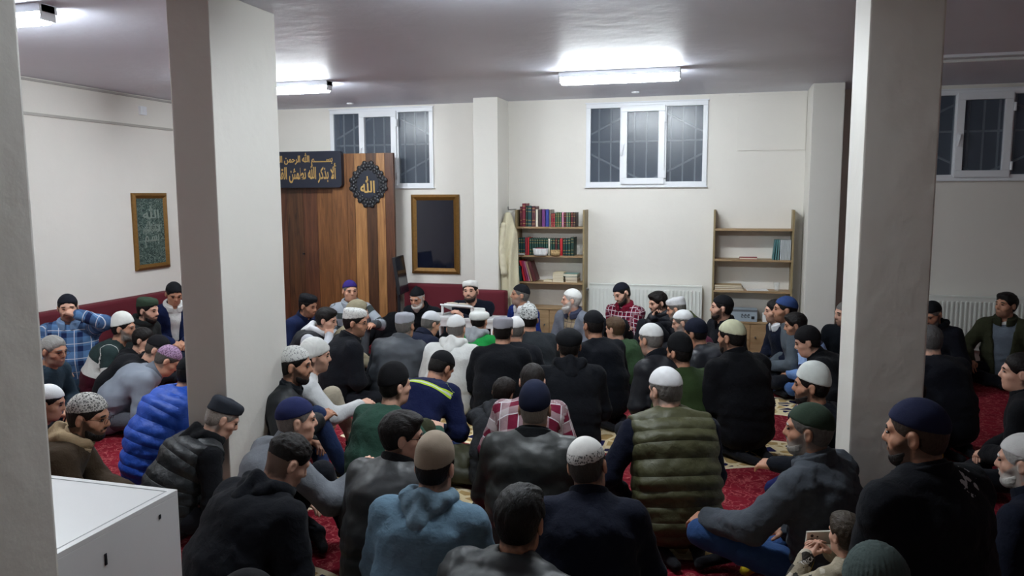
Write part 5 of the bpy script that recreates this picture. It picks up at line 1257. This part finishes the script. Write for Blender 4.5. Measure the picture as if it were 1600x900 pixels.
# olive padded jacket lying beside the green sweater
q0 = on_z(716, 722, .12)
r = empty('folded_jacket', (q0.x, q0.y, 0), .5); tag(r, 'olive padded jacket lying folded on the carpet', 'jacket')
def oj(X, Y, Z):
    d = ellg(X, Y, Z, (0, 0, .10), (.25, .17, .14)); d = smin(d, ellg(X, Y, Z, (.10, -.05, .12), (.16, .12, .10)), .05)
    d = d-.012*(np.sqrt(np.abs(np.sin((X*.9+Y*.3)*math.pi/.075))+.004)-.6)
    return smax(d+.006*nz(X, Y, Z, 36.0, .8), .004-Z, .01)
sdf_obj('padded_body', oj, (-.32, -.26, -.02), (.34, .26, .32), .012, cloth('shell', (58, 58, 38)), r)
sdf_obj('sleeve', lambda X, Y, Z: smax(seg(X, Y, Z, (-.1, -.12, .10), (.16, -.20, .06), .06, .05)[0]-.008*(np.sqrt(np.abs(np.sin(X*math.pi/.07))+.004)-.6), .004-Z, .01), (-.25, -.32, -.02), (.3, .0, .24), .012, cloth('shell', (50, 50, 34)), r)
# phone in the boy's hands
hc_, RH_, s_ = POSE['boy holding up a white phone, patterned sweater, lower right']
br = [p for p in PEOPLE if p[0].startswith('boy holding up')][0][1]
lp_ = hc_+RH_ @ v3(.085, .29, -.135)
Mw = Matrix.Translation(br.location) @ Matrix.Rotation(br.rotation_euler.z, 4, 'Z')
wp = Mw @ (Vector(lp_)*s_)
ph_ = empty('phone', wp); ph_.rotation_euler = (math.radians(8), 0, br.rotation_euler.z-.25); tag(ph_, 'white phone held up in landscape by the boy', 'phone')
MB().box((-.078, -.005, -.038), (.078, .005, .038), .003).build('case', mat('phone_white', (216, 214, 202), .4), ph_)
MB().box((-.070, -.0062, -.034), (.070, -.0048, .034)).build('screen', mat('phone_screen', (206, 204, 190), .2), ph_)
for (x, z, rr) in ((-.055, .02, .007), (-.055, -.002, .009), (-.03, .015, .004), (.0, -.01, .005), (.03, .012, .003), (.045, -.015, .004)):
    MB().cyl((x, -.0075, z), (x, -.006, z), rr, n=14).build('printed_dot', M_BLACK, ph_)
# lettering band on the boy's sleeve (white letters over a yellow stripe)

def print_on(name, body, material, person_root, garment, wpt, width, height, rz, roll=0.0, off=.002):
    """flat print lying on the cloth: lettering wrapped onto the garment's surface"""
    o = text_mesh(name, body, .1, material, None, 0.0, .0015, width, height)
    me = o.data; bm = bmesh.new(); bm.from_mesh(me); bmesh.ops.triangulate(bm, faces=bm.faces[:]); bm.to_mesh(me); bm.free()
    Mt = Matrix.Translation(wpt) @ Matrix.Rotation(rz, 4, 'Z') @ Matrix.Rotation(roll, 4, 'Y') @ Matrix.Translation((-width/2, 0, -height/2))
    Mr = Matrix.Translation(person_root.location) @ Matrix.Rotation(person_root.rotation_euler.z, 4, 'Z') @ Matrix.Scale(person_root.scale.x, 4)
    me.transform(Mr.inverted() @ Mt); o.parent = person_root
    sw2 = o.modifiers.new('wrap', 'SHRINKWRAP'); sw2.target = garment; sw2.wrap_method = 'NEAREST_SURFACEPOINT'; sw2.wrap_mode = 'ABOVE_SURFACE'; sw2.offset = off
    return o
sw_b = [c for c in br.children if c.name.startswith('sweater')][0]
def hit(root, garment, px, py, tol=5.0):
    Mr = Matrix.Translation(root.location) @ Matrix.Rotation(root.rotation_euler.z, 4, 'Z') @ Matrix.Scale(root.scale.x, 4)
    best = None
    for v in garment.data.vertices:
        p = Mr @ v.co; d = p-CAM; z = d.dot(CF); x = 800+F*d.dot(CR)/z; y = 450-F*d.dot(CU)/z
        if abs(x-px) < tol and abs(y-py) < tol and (best is None or z < best[0]): best = (z, p)
    return best[1]
q = hit(br, sw_b, 1256, 868, 9.0)
print_on('printed_stripe', '\u2588\u2588\u2588', mat('black_print', (22, 22, 24), .8), br, sw_b, q, .085, .036, YAW, -.5, .0015)
print_on('printed_lettering', 'TRICA', mat('white_print', (224, 224, 220), .8), br, sw_b, q, .075, .022, YAW, -.5, .003)
print_on('printed_stripe', '\u2588\u2588\u2588', mat('yellow_print', (214, 178, 50), .8), br, sw_b, q+Vector((.015, 0, -.035)),   .085, .014, YAW, -.5, .002)
om = [p for p in PEOPLE if 'olive jacket over grey' in p[0]][0][1]
tee = [c for c in om.children if c.name.startswith('shirt')][0]
print_on('chest_print', '\u2588\u2588\u2588', mat('white_print', (224, 224, 220), .8), om, tee, on_y(1567, 503, 8.8), .11, .035, om.rotation_euler.z+math.pi, 0, .003)
